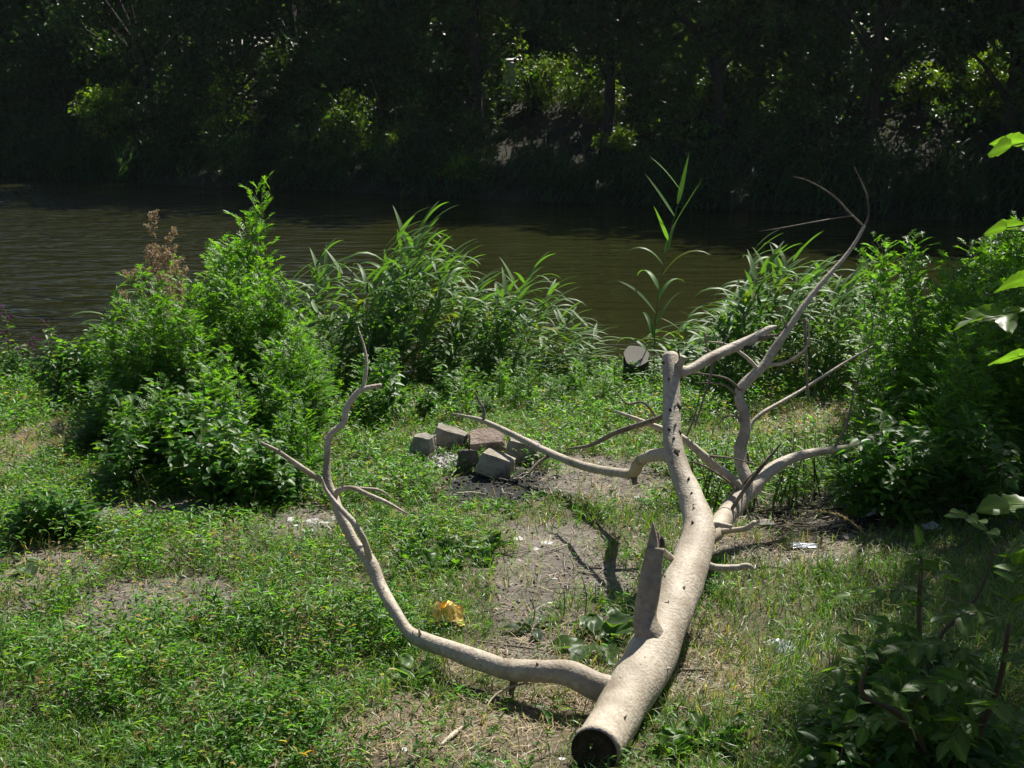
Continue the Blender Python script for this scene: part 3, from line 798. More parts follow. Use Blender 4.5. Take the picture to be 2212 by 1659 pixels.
# ------------------------------------------------------------------ fire ring stones, stump
def stone(name, u, vb, wd, dp, ht, lab, rz=0, rx=0, ry=0, taper=.85, seed=0, tone=(1, 1, 1), rough=.22, sink=.03):
    p_ = gnd(u, vb)
    bm = bmesh.new(); bmesh.ops.create_cube(bm, size=1)
    bmesh.ops.subdivide_edges(bm, edges=bm.edges[:], cuts=5, use_grid_fill=True)
    rs = np.random.default_rng(abs(int(seed))); o3 = rs.uniform(0, 50, 3); sk = rs.uniform(-.2, .2, 4)
    for v_ in bm.verts:
        c_ = v_.co
        m_ = max(abs(c_.x), abs(c_.y), abs(c_.z)) * 2
        rnd = c_.normalized() * .62
        c_ = c_.lerp(rnd, .15)
        tz = c_.z + .5
        k = 1 - (1 - taper) * tz
        c_.x *= k; c_.y *= k
        c_.z += sk[0] * c_.x + sk[1] * c_.y; c_.x += sk[2] * c_.z
        n_ = float(fbm(np.array(c_.x * 3 + o3[0] + c_.z * 2), np.array(c_.y * 3 + o3[1] - c_.z), seed)) - .5
        n2_ = float(fbm(np.array(c_.x * 9 + o3[0] + c_.z * 7), np.array(c_.y * 9 + o3[1] - c_.z * 3), seed + 3)) - .5
        c_ = c_ * (1 + rough * 2 * n_ + rough * .6 * n2_)
        v_.co = Vector((c_.x * wd, c_.y * dp, c_.z * ht))
    bmesh.ops.rotate(bm, matrix=Matrix.Rotation(rz, 3, 'Z') @ Matrix.Rotation(ry, 3, 'Y') @ Matrix.Rotation(rx, 3, 'X'), verts=bm.verts)
    zmin = min(v_.co.z for v_ in bm.verts)
    for v_ in bm.verts: v_.co.z -= zmin + sink
    me = bpy.data.meshes.new(name); bm.to_mesh(me); bm.free()
    ca = me.color_attributes.new('Col', 'FLOAT_COLOR', 'POINT')
    for d_ in ca.data: d_.color = (*tone, 1)
    o = link(name, me, M['stone']); o.location = p_ + Vector((0, dp * .35, 0))
    return tag(o, lab, 'stone', 'stones of the fire ring')
stone('fire_stone', 915, 990, .20, .20, .19, 'wedge shaped fire ring stone half hidden in the weeds', R(-18), 0, R(10), .7, 1)
stone('fire_stone', 972, 972, .28, .15, .155, 'long squared stone at the back of the fire ring', R(-12), R(-4), R(8), .9, 2, (.9, .88, .85))
stone('fire_stone', 1052, 978, .30, .24, .13, 'broad flat reddish slab at the back of the fire ring', R(4), R(22), R(-3), .9, 3, (.85, .72, .68), .1)
stone('fire_stone', 1135, 1000, .29, .17, .155, 'rounded grey stone under the elbowed branch', R(-16), 0, R(6), .8, 4, (.92, .92, .9))
stone('fire_stone', 1010, 1018, .18, .15, .165, 'small dark round stone at the front of the fire ring', R(8), 0, 0, .7, 5, (.55, .52, .48), .2)
stone('fire_stone', 1072, 1030, .27, .15, .16, 'pale topped block tilted at the front of the fire ring', R(-20), R(-14), R(11), .88, 6, (1.15, 1.12, 1.05), .07)
stone('stone_block', 1835, 1165, .1, .08, .04, 'little flat stone beside the burnt patch', R(20), 0, 0, .8, 8, (.8, .85, .85))
o = stone('stone_block', 1655, 1140, .11, .09, .05, 'grey stone lying near the charred patch', R(-10), 0, 0, .8, 9, (.7, .72, .72))

sp = gp((1373 - 1106) / F * 12.75, 12.35)
st = empty('tree_stump', sp, 0, 'sawn tree stump with grey slanted top at the river edge', 'stump')
mb = MB()
n_ = 28; th = np.arange(n_) * 6.2832 / n_
rows = []
for k, (zz, rr) in enumerate([(-.15,.17),(.0,.155),(.12,.135),(.24,.132),(.33,.134)]):
    rr_ = rr * (1 + .05 * np.sin(3 * th + 1) + .03 * np.sin(7 * th))
    pts = np.stack([np.cos(th) * rr_, np.sin(th) * rr_, zz + (np.sin(th) * rr_ * (.62 if k == 4 else .15 * k))], 1); rows.append(pts)
Vs = np.vstack(rows); Fs = []
for k in range(4):
    for j in range(n_):
        a_, b_ = k * n_ + j, k * n_ + (j + 1) % n_
        Fs += [(a_, b_, a_ + n_), (b_, b_ + n_, a_ + n_)]
mb.add(Vs, np.array(Fs)); link('bark', mb.mesh('bark', True), M['bark'], st)
tp = rows[-1]; cen = tp.mean(0)
Vt = np.vstack([[cen], cen + (tp - cen) * .5 + np.array([0, 0, .003]), cen + (tp - cen) * .985 + np.array([0, 0, .003])]); Ft = []
for j in range(n_):
    Ft.append((0, 1 + j, 1 + (j + 1) % n_)); a_, b_ = 1 + j, 1 + (j + 1) % n_
    Ft += [(a_, a_ + n_, b_), (b_, a_ + n_, b_ + n_)]
m_, nt, out = newmat('grey_sawn_wood'); L = nt.links
tc = nd(nt, 'ShaderNodeTexCoord'); wv = nd(nt, 'ShaderNodeTexWave', wave_type='RINGS', rings_direction='Z'); wv.inputs['Scale'].default_value = 22; wv.inputs['Distortion'].default_value = 3; wv.inputs['Detail'].default_value = 3
L.new(tc.outputs['Object'], wv.inputs[0]); cr = nd(nt, 'ShaderNodeValToRGB'); cr.color_ramp.elements[0].color = (.12, .105, .09, 1); cr.color_ramp.elements[1].color = (.25, .225, .19, 1)
L.new(wv.outputs[0], cr.inputs[0]); p = nd(nt, 'ShaderNodeBsdfPrincipled'); L.new(cr.outputs[0], p.inputs['Base Color']); p.inputs['Roughness'].default_value = .85; L.new(p.outputs[0], out.inputs[0])
link('sawn_top', mesh_np('sawn_top', Vt, np.array(Ft)), m_, st)

# ------------------------------------------------------------------ reeds
GREEN_R = (.085, .165, .04)
def reed_variant(k, h=2.0, nleaf=13, lone=False):
    rs = random.Random(100 + k)
    t = empty('reed', (0, 0, 0), 0)
    lean = .10 + .14 * rs.random(); bend = lambda s: np.array([lean * s ** 2 * h, .04 * math.sin(s * 3 + k) * h, s * h * (1 - .06 * s)])
    mb = MB(); mb.add(*tube([bend(s) for s in (0, .33, .66, .94)], [.0065, .006, .0045, .002], 5, 3, 0, k), (.10, .16, .05))
    link('stem', mb.mesh('stem', True), M['stem'], t)
    for j in range(nleaf):
        s = .10 + .84 * j / (nleaf - 1)
        top = j >= nleaf - 2
        Lr = rs.uniform(.50, .85) * (1.05 - .35 * abs(s - .6)) * (.75 if top else 1); Wd = rs.uniform(.042, .068)
        V_, F_ = ribbon(Lr, Wd, rs.uniform(.3, .9) if top else rs.uniform(1.3, 2.6), 8, rs.uniform(-.9, .9))
        # the breeze turns most blades the same way
        az = rs.gauss(.1, .75) if rs.random() < .72 else rs.gauss(math.pi, .8)
        if lone:
            V_, F_ = ribbon(rs.uniform(.42, .6), rs.uniform(.045, .06), rs.uniform(-.1, .6) if j > nleaf - 6 else rs.uniform(.5, 2.2), 8, rs.uniform(-.9, .9)); az = (0 if j % 2 else math.pi) + rs.gauss(0, .8)
        V_ = rotz(V_, az) + bend(s)
        mb = MB(); mb.add(V_, F_, np.clip(np.array(GREEN_R) * rs.uniform(.75, 1.3) * (np.array([1.9, 1.15, .5]) if rs.random() < .04 else 1), 0, 1))
        link('leaf', mb.mesh('leaf', True), M['reed'], t)
    return t
RV = [reed_variant(k, 2.0, 12 + k % 3) for k in range(9)] + [reed_variant(33, 2.0, 15, True)]
used = [False] * 10
def place_reed(u, vtop, y, lab, grp, tilt=0.0, k=None, rz=None):
    x = (u - 1106) / F * (y * 1.03)
    zg = float(gz(x, y)) - .06
    H = (EYE - T(vtop) * y) - zg
    if H < .25: return
    k = random.randrange(9) if k is None else k
    if not used[k]: o = RV[k]; used[k] = True
    else: o = copy_tree(RV[k])
    s = H / 1.95
    o.location = (x - .1 * H, y, zg); o.rotation_euler = (0, tilt, random.uniform(-.55, .55) if rz is None else rz)
    w_ = max(.8, s ** .4)
    o.scale = (w_, w_, s)
    tag(o, lab, 'reed', grp)
def env(u, P):
    return float(np.interp(u, [a for a, b in P], [b for a, b in P]))
LE = [(620,600),(660,555),(720,545),(770,560),(830,475),(880,480),(920,500),(960,535),(1000,575),(1050,590),(1090,560),(1140,580),(1190,640),(1240,700),(1270,740)]
LC = 'green common reed with drooping blades in the bed beside the weed clump'
for i in range(120):
    u = random.uniform(625, 1260); y = random.uniform(12.2, 13.7)
    place_reed(u, env(u, LE) + abs(random.gauss(0, 1)) * 95, y, LC, 'reeds in the bed beside the weed clump', random.uniform(-.02, .16))
for u, v in [(655,520),(835,455),(905,475),(940,500),(1105,545),(870,440)]:
    place_reed(u, v, random.uniform(12.8, 13.5), LC, 'reeds in the bed beside the weed clump', .03)
RE = [(1430,690),(1500,640),(1560,600),(1600,520),(1660,545),(1720,560),(1780,575),(1840,545),(1880,580),(1910,640)]
LR = 'green common reed in the bed behind the fallen tree'
for i in range(96):
    u = random.uniform(1440, 1915); y = random.uniform(11.7, 13.5)
    place_reed(u, env(u, RE) + abs(random.gauss(0, 1)) * 65, y, LR, 'reeds in the bed behind the fallen tree', random.uniform(-.06, .10))
place_reed(1462, 372, 12.6, 'tall single reed towering over the sawn stump', None, -.06, 9, .1)
for u, v in [(230,600),(245,640),(1385,705),(1660,510),(1605,500)]:
    place_reed(u, v, 12.9, 'lone young reed at the near water edge', 'lone reeds at the near water edge', .02)

# ------------------------------------------------------------------ weeds
def stem_np(h, lean, r=.006, col=(.10, .13, .05)):
    return tube([(0, 0, -.04), (lean[0] * .3, lean[1] * .3, h * .5), (lean[0], lean[1], h)], [r, r * .8, r * .3], 5, 3, 0, 1), col

def feathery(k, h, nb, base, leafL=.085):
    """mugwort or ragweed: upright stem, side shoots, finely cut leaves"""
    lean = rng.normal(0, .05 * h, 2)
    t = empty('feathery_weed')
    (V_, F_), c_ = stem_np(h, lean, .0065)
    ms = MB(); ms.add(V_, F_, c_)
    mf = MB()
    P = []; A = []; Nn = []; Ls = []
    def leafat(p, d, Ln):
        d = norm(d); side = norm(np.cross(d, [0, 0, 1]) + 1e-6)
        up = np.cross(side, d)
        for s_, w_ in ((.25,.55),(.5,.75),(.72,.6)):
            for sg in (-1, 1):
                P.append(p + d * Ln * s_); A.append(d * .75 + side * sg * .8 + rng.normal(0, .12, 3)); Nn.append(up + rng.normal(0, .3, 3)); Ls.append(Ln * w_ * .62)
        P.append(p + d * Ln * .55); A.append(d + np.array([0, 0, -.15])); Nn.append(up); Ls.append(Ln * .6)
        P.append(p + d * Ln * .1); A.append(d); Nn.append(up); Ls.append(Ln * .55)
    for j in range(nb):
        s = .10 + .88 * (j + rng.random()) / nb
        q = np.array([lean[0] * s ** 1.5, lean[1] * s ** 1.5, h * s])
        az = j * 2.4 + rng.normal(0, .4)
        bl = h * (.15 * (1 - s) + .085) * rng.uniform(.6, 1.3)
        d = np.array([math.cos(az), math.sin(az), .75 + .5 * s])
        e = q + norm(d) * bl
        if bl > .08:
            V_, F_ = tube([q, (q + e) / 2, e], [.003, .0022, .001], 3, 1, 0, 1, False); ms.add(V_, F_, c_)
        nl = max(2, int(bl / (.028 + .02 * (h > 1))))
        for m in range(nl):
            f = (m + .6) / nl
            a2 = rng.uniform(0, 6.28)
            dd = norm(d) * .5 + np.array([math.cos(a2), math.sin(a2), rng.uniform(-.1, .7)]) * .8
            leafat(q + (e - q) * f, dd, leafL * rng.uniform(.65, 1.2) * (1.05 - .35 * s))
    P = np.array(P); n = len(P); Ls = np.array(Ls)
    C = jit(base, n, .16, .10)
    mf.add(*leaves(P, np.array(A), np.array(Nn), Ls, Ls * .32, 'diamond', C))
    link('stem', ms.mesh('stem', True), M['stem'], t)
    link('foliage', mf.mesh('foliage'), M['leaf'], t)
    return t

def broad(k, h, nb, base, leafL=.075, wide=.55, tpl='ovate', name='leafy_weed'):
    lean = rng.normal(0, .08 * h, 2)
    t = empty(name)
    ms = MB(); P = []; A = []; Nn = []; Ls = []
    for st_ in range(3):
        off = rng.normal(0, .05, 2) if st_ else np.zeros(2)
        ln = lean + rng.normal(0, .16 * h, 2); hh = h * rng.uniform(.7, 1)
        ms.add(*tube([(off[0], off[1], -.04), (off[0] + ln[0] * .4, off[1] + ln[1] * .4, hh * .5), (off[0] + ln[0], off[1] + ln[1], hh)], [.005, .004, .0015], 4, 3, 0, 1), (.09, .10, .04))
        for j in range(nb):
            s = .12 + .9 * (j + rng.random()) / nb
            q = np.array([off[0] + ln[0] * s, off[1] + ln[1] * s, hh * s])
            az = j * 2.4 + rng.normal(0, .5); bl = h * .22 * (1.1 - s) * rng.uniform(.3, 1.3)
            d = np.array([math.cos(az), math.sin(az), .5])
            e = q + norm(d) * bl
            for m in range(1 + int(bl / .035)):
                f = (m + 1) / (1 + int(bl / .035)); a2 = az + rng.normal(0, 1.0)
                P.append(q + (e - q) * f); A.append([math.cos(a2), math.sin(a2), rng.uniform(-.5, .45)]); Nn.append(rng.normal(0, .35, 3) + np.array([0, 0, 1])); Ls.append(leafL * rng.uniform(.55, 1.25))
    P = np.array(P); n = len(P); Ls = np.array(Ls)
    mf = MB(); mf.add(*leaves(P, np.array(A), np.array(Nn), Ls, Ls * wide, tpl, jit(base, n, .2, .12)))
    link('stem', ms.mesh('stem', True), M['stem'], t)
    link('foliage', mf.mesh('foliage'), M['leaf'], t)
    return t

FG = (.105, .22, .033); BG = (.07, .155, .028); PG = (.095, .185, .03)
TALL = [feathery(k, 1.5, 46, FG, .17) for k in range(5)]
SHORT = [feathery(k, .6, 28, FG, .10) for k in range(4)]
BROAD = [broad(k, .7, 24, BG, .092) for k in range(5)]
KNOT = [broad(k, .35, 20, PG, .042, .36, 'lance', 'knotweed') for k in range(5)]
USED = {}
def place(var, x, y, s, lab, cat, grp, sz=None, tilt=0):
    v_ = random.choice(var)
    if v_.name not in USED: USED[v_.name] = 1; o = v_
    else: o = copy_tree(v_)
    o.location = gp(x, y, -.01); o.rotation_euler = (random.gauss(0, .07), random.gauss(tilt, .07), random.uniform(0, 6.28))
    o.scale = (s, s, sz or s)
    return tag(o, lab, cat, grp)
def pl_uv(var, u, vtop, y, h0, lab, cat, grp, wmax=1.25):
    x = (u - 1106) / F * y * 1.03
    H = (EYE - T(vtop) * y) - float(gz(x, y))
    if H < .08: return
    s = H / h0
    return place(var, x, y, min(wmax, max(.75, s)), lab, cat, grp, s)
LW = 'tall feathery green weed in the big clump beside the reed bed'; GW = 'feathery weeds of the big clump'
LEN = [(300,640),(340,600),(380,560),(430,550),(480,535),(520,525),(570,560),(620,620),(660,680),(700,730)]
for i in range(52):
    u = random.uniform(290, 680); y = random.uniform(9.8, 12.6)
    pl_uv(TALL, u, env(u, LEN) + abs(random.gauss(0, 1)) * 70, y, 1.5, LW, 'weed', GW, 1.35)
o = pl_uv(TALL, 562, 412, 11.2, 1.5, 'tallest feathery weed rising out of the big clump', 'weed', None, 1.0)
pl_uv(TALL, 520, 470, 11.3, 1.5, LW, 'weed', GW)
for i in range(62):
    y = random.uniform(8.3, 10.8); u = random.uniform(230, 670)
    vt = float(np.interp(y, [8.3, 9, 10, 11], [900, 800, 690, 590])) + .25 * abs(u - 470) * (u < 470) + .35 * max(0, u - 560)
    pl_uv(TALL if y > 9.4 else SHORT, u, vt + random.gauss(0, 35), y, 1.5 if y > 9.4 else .6, 'middle sized feathery weed on the slope of the big clump', 'weed', 'middle weeds of the big clump')
LB_ = 'leafy dark green weed at the front of the big clump'; GB_ = 'broad leaved weeds at the front of the clump'
BEN = [(150,900),(220,840),(320,800),(420,790),(520,820),(600,870),(660,950)]
for i in range(85):
    u = random.uniform(160, 680); y = random.uniform(7.7, 9.8)
    k = (y - 7.7) / 2.1
    pl_uv(BROAD, u, env(u, BEN) + 90 * (1 - k) + abs(random.gauss(0, 1)) * 45 - 40 * k, y, .7, LB_, 'weed', GB_)
for i in range(40):
    u = random.uniform(120, 440); y = random.uniform(11.0, 12.7)
    pl_uv(BROAD, u, random.uniform(690, 790), y, .7, 'leafy weed on the bank above the open water', 'weed', 'weeds on the bank by open water')
for i in range(9):
    u = random.uniform(0, 150); y = random.uniform(12.0, 12.8)
    pl_uv(BROAD, u, random.uniform(735, 820), y, .7, 'thin leafy weed at the waterline with the river showing through', 'weed', 'thin weeds at the waterline')
for i in range(46):
    u = random.uniform(1040, 1430); y = random.uniform(11.0, 12.9)
    pl_uv(SHORT, u, random.uniform(770, 880), y, .6, 'short feathery weed below the sawn stump', 'weed', 'short weeds around the stump')
for i in range(40):
    u = random.uniform(640, 1080); y = random.uniform(10.4, 12.4)
    pl_uv(random.choice([SHORT, BROAD]), u, random.uniform(740, 880), y, .6, 'low green weed at the foot of the reed bed', 'weed', 'low weeds at the foot of the reeds')
LRW = 'tall feathery weed in the dark thicket under the overhanging tree'
REN = [(1850,620),(1900,540),(1960,495),(2020,480),(2080,500),(2150,480),(2230,470)]
for i in range(60):
    u = random.uniform(1890, 2300); y = random.uniform(8.0, 11.2)
    pl_uv(TALL, u, env(u, REN) + abs(random.gauss(0, 1)) * 60 + 40 * (11.2 - y), y, 1.5, LRW, 'weed', 'feathery weeds of the dark thicket')
for i in range(34):
    u = random.uniform(1840, 2260); y = random.uniform(7.3, 8.6)
    pl_uv(BROAD, u, random.uniform(880, 1010), y, .7, 'leafy weed in deep shade at the foot of the thicket', 'weed', 'shaded weeds at the foot of the thicket')
for i in range(60):
    u = random.uniform(1500, 1930); y = random.uniform(7.6, 9.2)
    pl_uv(KNOT, u, random.uniform(930, 1030) - 14 * (y - 7.6), y, .35, 'small leafed weed growing behind the burnt patch', 'weed', 'weeds behind the burnt patch', 1.6)

# burdock-like plants with big leaves
def bigleaf(L, W, seed, lobes=5, droop=.5):
    rs = np.random.default_rng(abs(int(seed))); V_ = []; nu, nv = 9, 7
    for i in range(nu):
        s = i / (nu - 1)
        wv_ = W * (math.sin(math.pi * min(1, s * .92 + .08)) ** .6) * (1 + .12 * math.sin(lobes * 2 * math.pi * s + seed)) * (1 - .15 * s)
        for j in range(nv):
            q = j / (nv - 1) * 2 - 1
            z = .10 * L * abs(q) - droop * L * s * s * .6 + .035 * L * math.sin(7 * s + 3 * q + seed) + .03 * L * math.sin(9 * q + 4 * s + seed * 2) * abs(q)
            V_.append((s * L, q * wv_ * .5, z))
    Fc = []
    for i in range(nu - 1):
        for j in range(nv - 1):
            a_ = i * nv + j; Fc += [(a_, a_ + nv, a_ + 1), (a_ + 1, a_ + nv, a_ + nv + 1)]
    return np.array(V_), np.array(Fc)
def rosette(u, v, n, L, lab, base=(.075, .135, .04), up=.5, seed=0, name='burdock', cat='weed', tilt=0):
    rs = random.Random(seed); p_ = gnd(u, v)
    t = empty(name, p_, rs.uniform(0, 6), lab, cat)
    for k in range(n):
        Lk = L * rs.uniform(.65, 1.15); V_, F_ = bigleaf(Lk, Lk * rs.uniform(.55, .8), seed * 7 + k, rs.choice([3, 4, 5]), rs.uniform(.2, .8))
        el = up * rs.uniform(.2, 1.3); pet = Lk * rs.uniform(.3, .7)
        c_, s_ = math.cos(el), math.sin(el)
        V_ = V_ @ np.array([[c_, 0, s_], [0, 1, 0], [-s_, 0, c_]])
        d = np.array([c_, 0, s_ + .35]); d = d / np.linalg.norm(d)
        V_ = V_ + d * pet
        az = k * 2.4 + rs.gauss(0, .4)
        mb = MB(); col = np.array(base) * rs.uniform(.75, 1.25)
        mb.add(rotz(V_, az), F_, col)
        V2, F2 = tube([(0, 0, -.02), d * pet * .5, d * pet], [.006, .005, .004], 5, 2, 0, 1); mb.add(rotz(V2, az), F2, (.12, .15, .07))
        link('leaf', mb.mesh('leaf', True), M['leaf'], t)
    return t
rosette(1285, 1400, 9, .17, 'low burdock with jagged leaves beside the trunk', up=.4, seed=1)
rosette(1330, 1370, 6, .15, 'dark leaved burdock in the shade of the broken stub', up=.6, seed=2)
rosette(1150, 1365, 6, .09, 'small flattened rosette on the bare soil', (.09, .13, .08), .15, 3)
for i in range(9):
    pl_uv(BROAD, random.uniform(0, 160), random.uniform(1020, 1090), random.uniform(6.9, 7.4), .7, 'leafy dusty weed beside the dry straw patch', 'weed', 'dusty weeds by the straw patch', 1.1)
rosette(40, 1225, 7, .16, 'flattened burdock leaves lying on the straw', (.09, .14, .06), .1, 6)
rosette(640, 925, 10, .24, 'burdock with pale leaf undersides in the weed clump', (.10, .15, .08), .9, 7)
rosette(790, 905, 9, .22, 'dark spreading burdock behind the left branch', (.05, .10, .045), .5, 8)
rosette(655, 830, 8, .26, 'tall burdock with white backed leaves below the reeds', (.13, .17, .11), 1.1, 9)
rosette(590, 1085, 8, .17, 'shaded burdock at the foot of the leafy weeds', (.06, .11, .05), .35, 10)
for i, (u, v) in enumerate([(900,1170),(960,1200),(1010,1190),(1045,1215),(880,1220),(930,1235),(820,1160),(985,1225),(1060,1195)]):
    rosette(u, v, 14, .085, 'leafy mallow tuft in the green patch beside the bare soil', (.075, .15, .03), .8, 20 + i, 'mallow')['group'] = 'mallow tufts by the bare soil'
for i, (u, v) in enumerate([(1480,1610),(1520,1600),(1560,1625),(1450,1640),(1590,1600)]):
    rosette(u, v, 12, .075, 'bright mallow tuft in the grass by the sawn butt', (.085, .17, .03), .9, 40 + i, 'mallow')['group'] = 'mallow tufts by the sawn butt'
rosette(900, 1480, 5, .12, 'single lettuce like leaf cluster under the left branch', (.085, .16, .04), .8, 60)

# dried flower stalks above the clump and thistles by the water
def dry_stalk(u, v, vtop, y, lab, seed, spread=.2, flower=False):
    rs = np.random.default_rng(abs(int(seed))); x = (u - 1106) / F * y * 1.03
    p_ = gp(x, y); H = EYE - T(vtop) * y - p_.z
    t = empty('thistle' if flower else 'dry_dock', p_, 0, lab, 'thistle' if flower else 'dry stalk')
    ms = MB(); P = []
    colr = (.16, .14, .07) if flower else (.22, .16, .09)
    ms.add(*tube([(0,0,-.03),(.02,0,H*.5),(.03,0,H)], [.006,.005,.002], 5, 4, 0, 1), colr)
    for k in range(14 if not flower else 8):
        s = rs.uniform(.45, 1); a_ = rs.uniform(0, 6.28); q = np.array([.03 * s, 0, H * s]); e = q + np.array([math.cos(a_) * spread, math.sin(a_) * spread, spread * 1.2]) * rs.uniform(.5, 1) * (1.3 - s * .8)
        ms.add(*tube([q, (q + e) / 2, e], [.003,.002,.001], 4, 2, 0, 1, False), colr)
        m = 110 if not flower else 14
        f = rs.random((m, 1)) if not flower else 1 + rs.normal(0, .02, (m, 1)); P.append(q + (e - q) * f + rs.normal(0, .012 if not flower else .008, (m, 3)))
    P = np.concatenate(P); n = len(P)
    link('stem', ms.mesh('stem', True), M['stem'], t)
    mf = MB(); S = rs.uniform(.014, .028, n)
    mf.add(*leaves(P, rdir(n), rdir(n), S, S * .7, 'diamond', jit((.33, .255, .165) if not flower else (.22, .07, .20), n, .25, .1)))
    if not flower: link('seed_heads', mf.mesh('seed_heads'), M['seed'], t)
    else:
        Pm = P.reshape(-1, 14, 3)
        for hd in Pm:
            mh = MB(); k = len(hd); ct = hd.mean(0); dd = norm(rs.normal(size=(40, 3)) + np.array([0, 0, .8])); Sh = rs.uniform(.016, .026, 40)
            mh.add(*leaves(np.tile(ct, (40, 1)), dd, rdir(40), Sh, Sh * .35, 'diamond', jit((.24, .08, .22), 40, .25, .1)))
            link('flower_head', mh.mesh('flower_head'), M['flower'], t)
    if flower:
        m = 40; s = rs.uniform(.1, .9, m); a_ = rs.uniform(0, 6.28, m)
        Pl = np.stack([.03 * s, 0 * s, H * s], 1); mf = MB(); S = rs.uniform(.05, .1, m)
        mf.add(*leaves(Pl, np.stack([np.cos(a_), np.sin(a_), rs.uniform(-.2, .6, m)], 1), rdir(m, 1.5), S, S * .45, 'ovate', jit((.09, .14, .05), m)))
        link('foliage', mf.mesh('foliage'), M['leaf'], t)
for i, (u, vt, y) in enumerate([(350,475,11.6),(330,530,11.4),(375,520,11.8),(300,600,11.2),(395,560,11.5)]):
    dry_stalk(u, 0, vt, y, ['tallest brown seeding dock stalk above the weed clump','brown seeding dock stalk standing near the open water','branched brown dock stalk among the feathery weeds','short dry dock stalk leaning over the bank','pale dry dock stalk beside the tallest one'][i], i, .26)
for i, (u, vt) in enumerate([(20,670),(110,690),(60,735)]):
    dry_stalk(u, 0, vt, 12.5, ['tall thistle with purple heads by the open water','thistle with dull reddish heads at the waterline','low thistle between its taller neighbours'][i], 20 + i, .13, True)

# ------------------------------------------------------------------ ground cover, grass, straw (uncountable)
def scatter(n, fn, ymax=13.0, power=1.25):
    """points over the visible near ground, denser towards the camera; fn gives 0..1 keep probability"""
    y = 3.6 + (ymax - 3.6) * rng.random(n) ** power
    x = (rng.random(n) * 2 - 1) * (y * .44 + .35)
    k = rng.random(n) < fn(x, y)
    return x[k], y[k]
def bare(x, y):
    d = pmask(DIRT, x, y, 11); b = np.maximum(pmask(BURN, x, y, 17), np.maximum(pmask(CHAR, x, y, 19), pmask(ASH, x, y, 23)))
    return np.maximum(d * .93, b * .97)
def uvx(x, y): return 1106 + F * x / (y * 1.03)
def left_green(x, y):   # leafy cover dominates away from the trodden strip
    return 1 - sstep(-.75, .15, x - .06 * (y - 5) + .7 * (fbm(x * 1.3, y * 1.3, 61) - .5))
def cover_p(x, y):
    lg = left_green(x, y)
    back = sstep(7.2, 8.2, y) * (1 - .35 * sstep(1.5, 3, x))
    p_ = np.maximum(lg, back) * (.35 + .75 * sstep(.25, .6, fbm(x * 1.7, y * 1.7, 71)))
    p_ = np.maximum(p_, .10) * (.4 + .8 * sstep(.36, .56, fbm(x * 4.5, y * 4.5, 73)))
    return p_ * (1 - bare(x, y)) * (1 - .75 * pmask(STRAW, x, y, 3))
xx, yy = scatter(40000, cover_p)
n = len(xx)
hgt = (.045 + .20 * sstep(.38, .75, fbm(xx * 1.6, yy * 1.6, 81)) + .03 * rng.random(n)) * (.75 + .35 * sstep(8, 11, yy))
hgt = hgt * .8 + .13 * pmask(MOUND, xx, yy, 29) * rng.uniform(.5, 1.1, n)
zz = gz(xx, yy)
m = 9
P = np.repeat(np.stack([xx, yy, zz], 1), m, 0); H = np.repeat(hgt, m)
f = np.tile((np.arange(m) + .7) / m, n)
az = np.tile(np.arange(m) * 2.4, n) + np.repeat(rng.uniform(0, 6.28, n), m) + rng.normal(0, .4, n * m)
ln = np.repeat(rng.normal(0, .6, (n, 2)), m, 0)
P[:, 0] += ln[:, 0] * H * f; P[:, 1] += ln[:, 1] * H * f; P[:, 2] += H * f
A = np.stack([np.cos(az), np.sin(az), rng.uniform(-.1, .9, n * m)], 1)
Ls = rng.uniform(.016, .040, n * m) * (1 + .5 * H / .2)
cb = jit((.09, .19, .028), n, .24, .16); dd_ = rng.random(n) < .05; cb[dd_] = jit((.24, .17, .07), n, .2, .1)[dd_]
C = np.repeat(cb, m, 0) * np.exp(rng.normal(0, .15, (n * m, 1)))
near = P[:, 1] < 7.5
mb = MB()
mb.add(*leaves(P[near], A[near], (rdir(n * m) * .5 + np.array([0, 0, 1]))[near], Ls[near], Ls[near] * .30, 'lance', C[near]))
mb.add(*leaves(P[~near], A[~near], (rdir(n * m) * .5 + np.array([0, 0, 1]))[~near], Ls[~near] * 1.15, Ls[~near] * .42, 'diamond', C[~near]))
o = link('low_weed_cover', mb.mesh('low_weed_cover'), M['leaf'])
tag(o, 'low knotweed and small leafy weeds carpeting the clearing', 'ground cover', None, 'stuff')

def grass_p(x, y):
    b_ = bare(x, y) * .97
    t = .35 + .65 * sstep(.3, .6, fbm(x * 2.1, y * 2.1, 91))
    right = sstep(.2, 1.0, x)
    return np.clip((.6 + .4 * right + .3 * sstep(8.5, 10, y)) * t * (1 - b_ * .97) * (1 - .45 * pmask(STRAW, x, y, 3)) + .03, 0, 1)
xx, yy = scatter(150000, grass_p, 13.3)
# tufts: pull blades together
tx = np.round(xx / .11) * .11 + .05 * np.sin(yy * 40); k = rng.random(len(xx)) < .5
xx = np.where(k, xx * .35 + tx * .65, xx)
n = len(xx)
hg = (.05 + .10 * fbm(xx * 1.9, yy * 1.9, 95) * rng.uniform(.5, 1.5, n)) * (1 + .5 * sstep(.6, 1.6, xx) * (yy < 6.5))
A = np.stack([rng.normal(.1, .5, n), rng.normal(0, .5, n), rng.uniform(.35, 1.3, n)], 1)
P = np.stack([xx, yy, gz(xx, yy) - .008], 1)
N = rdir(n) * .5 + np.stack([-A[:, 0], -A[:, 1], A[:, 2] * 0 + .8], 1)
wd = rng.uniform(.0028, .0055, n) * (1 + .05 * np.clip(yy - 5, 0, 8) * 1.6)
dry = rng.random(n) < (.10 + .35 * pmask(STRAW, xx, yy, 3))
C = np.where(dry[:, None], jit((.27, .22, .11), n, .2, .08), jit((.10, .19, .032), n, .2, .14))
half = rng.random(n) < .5
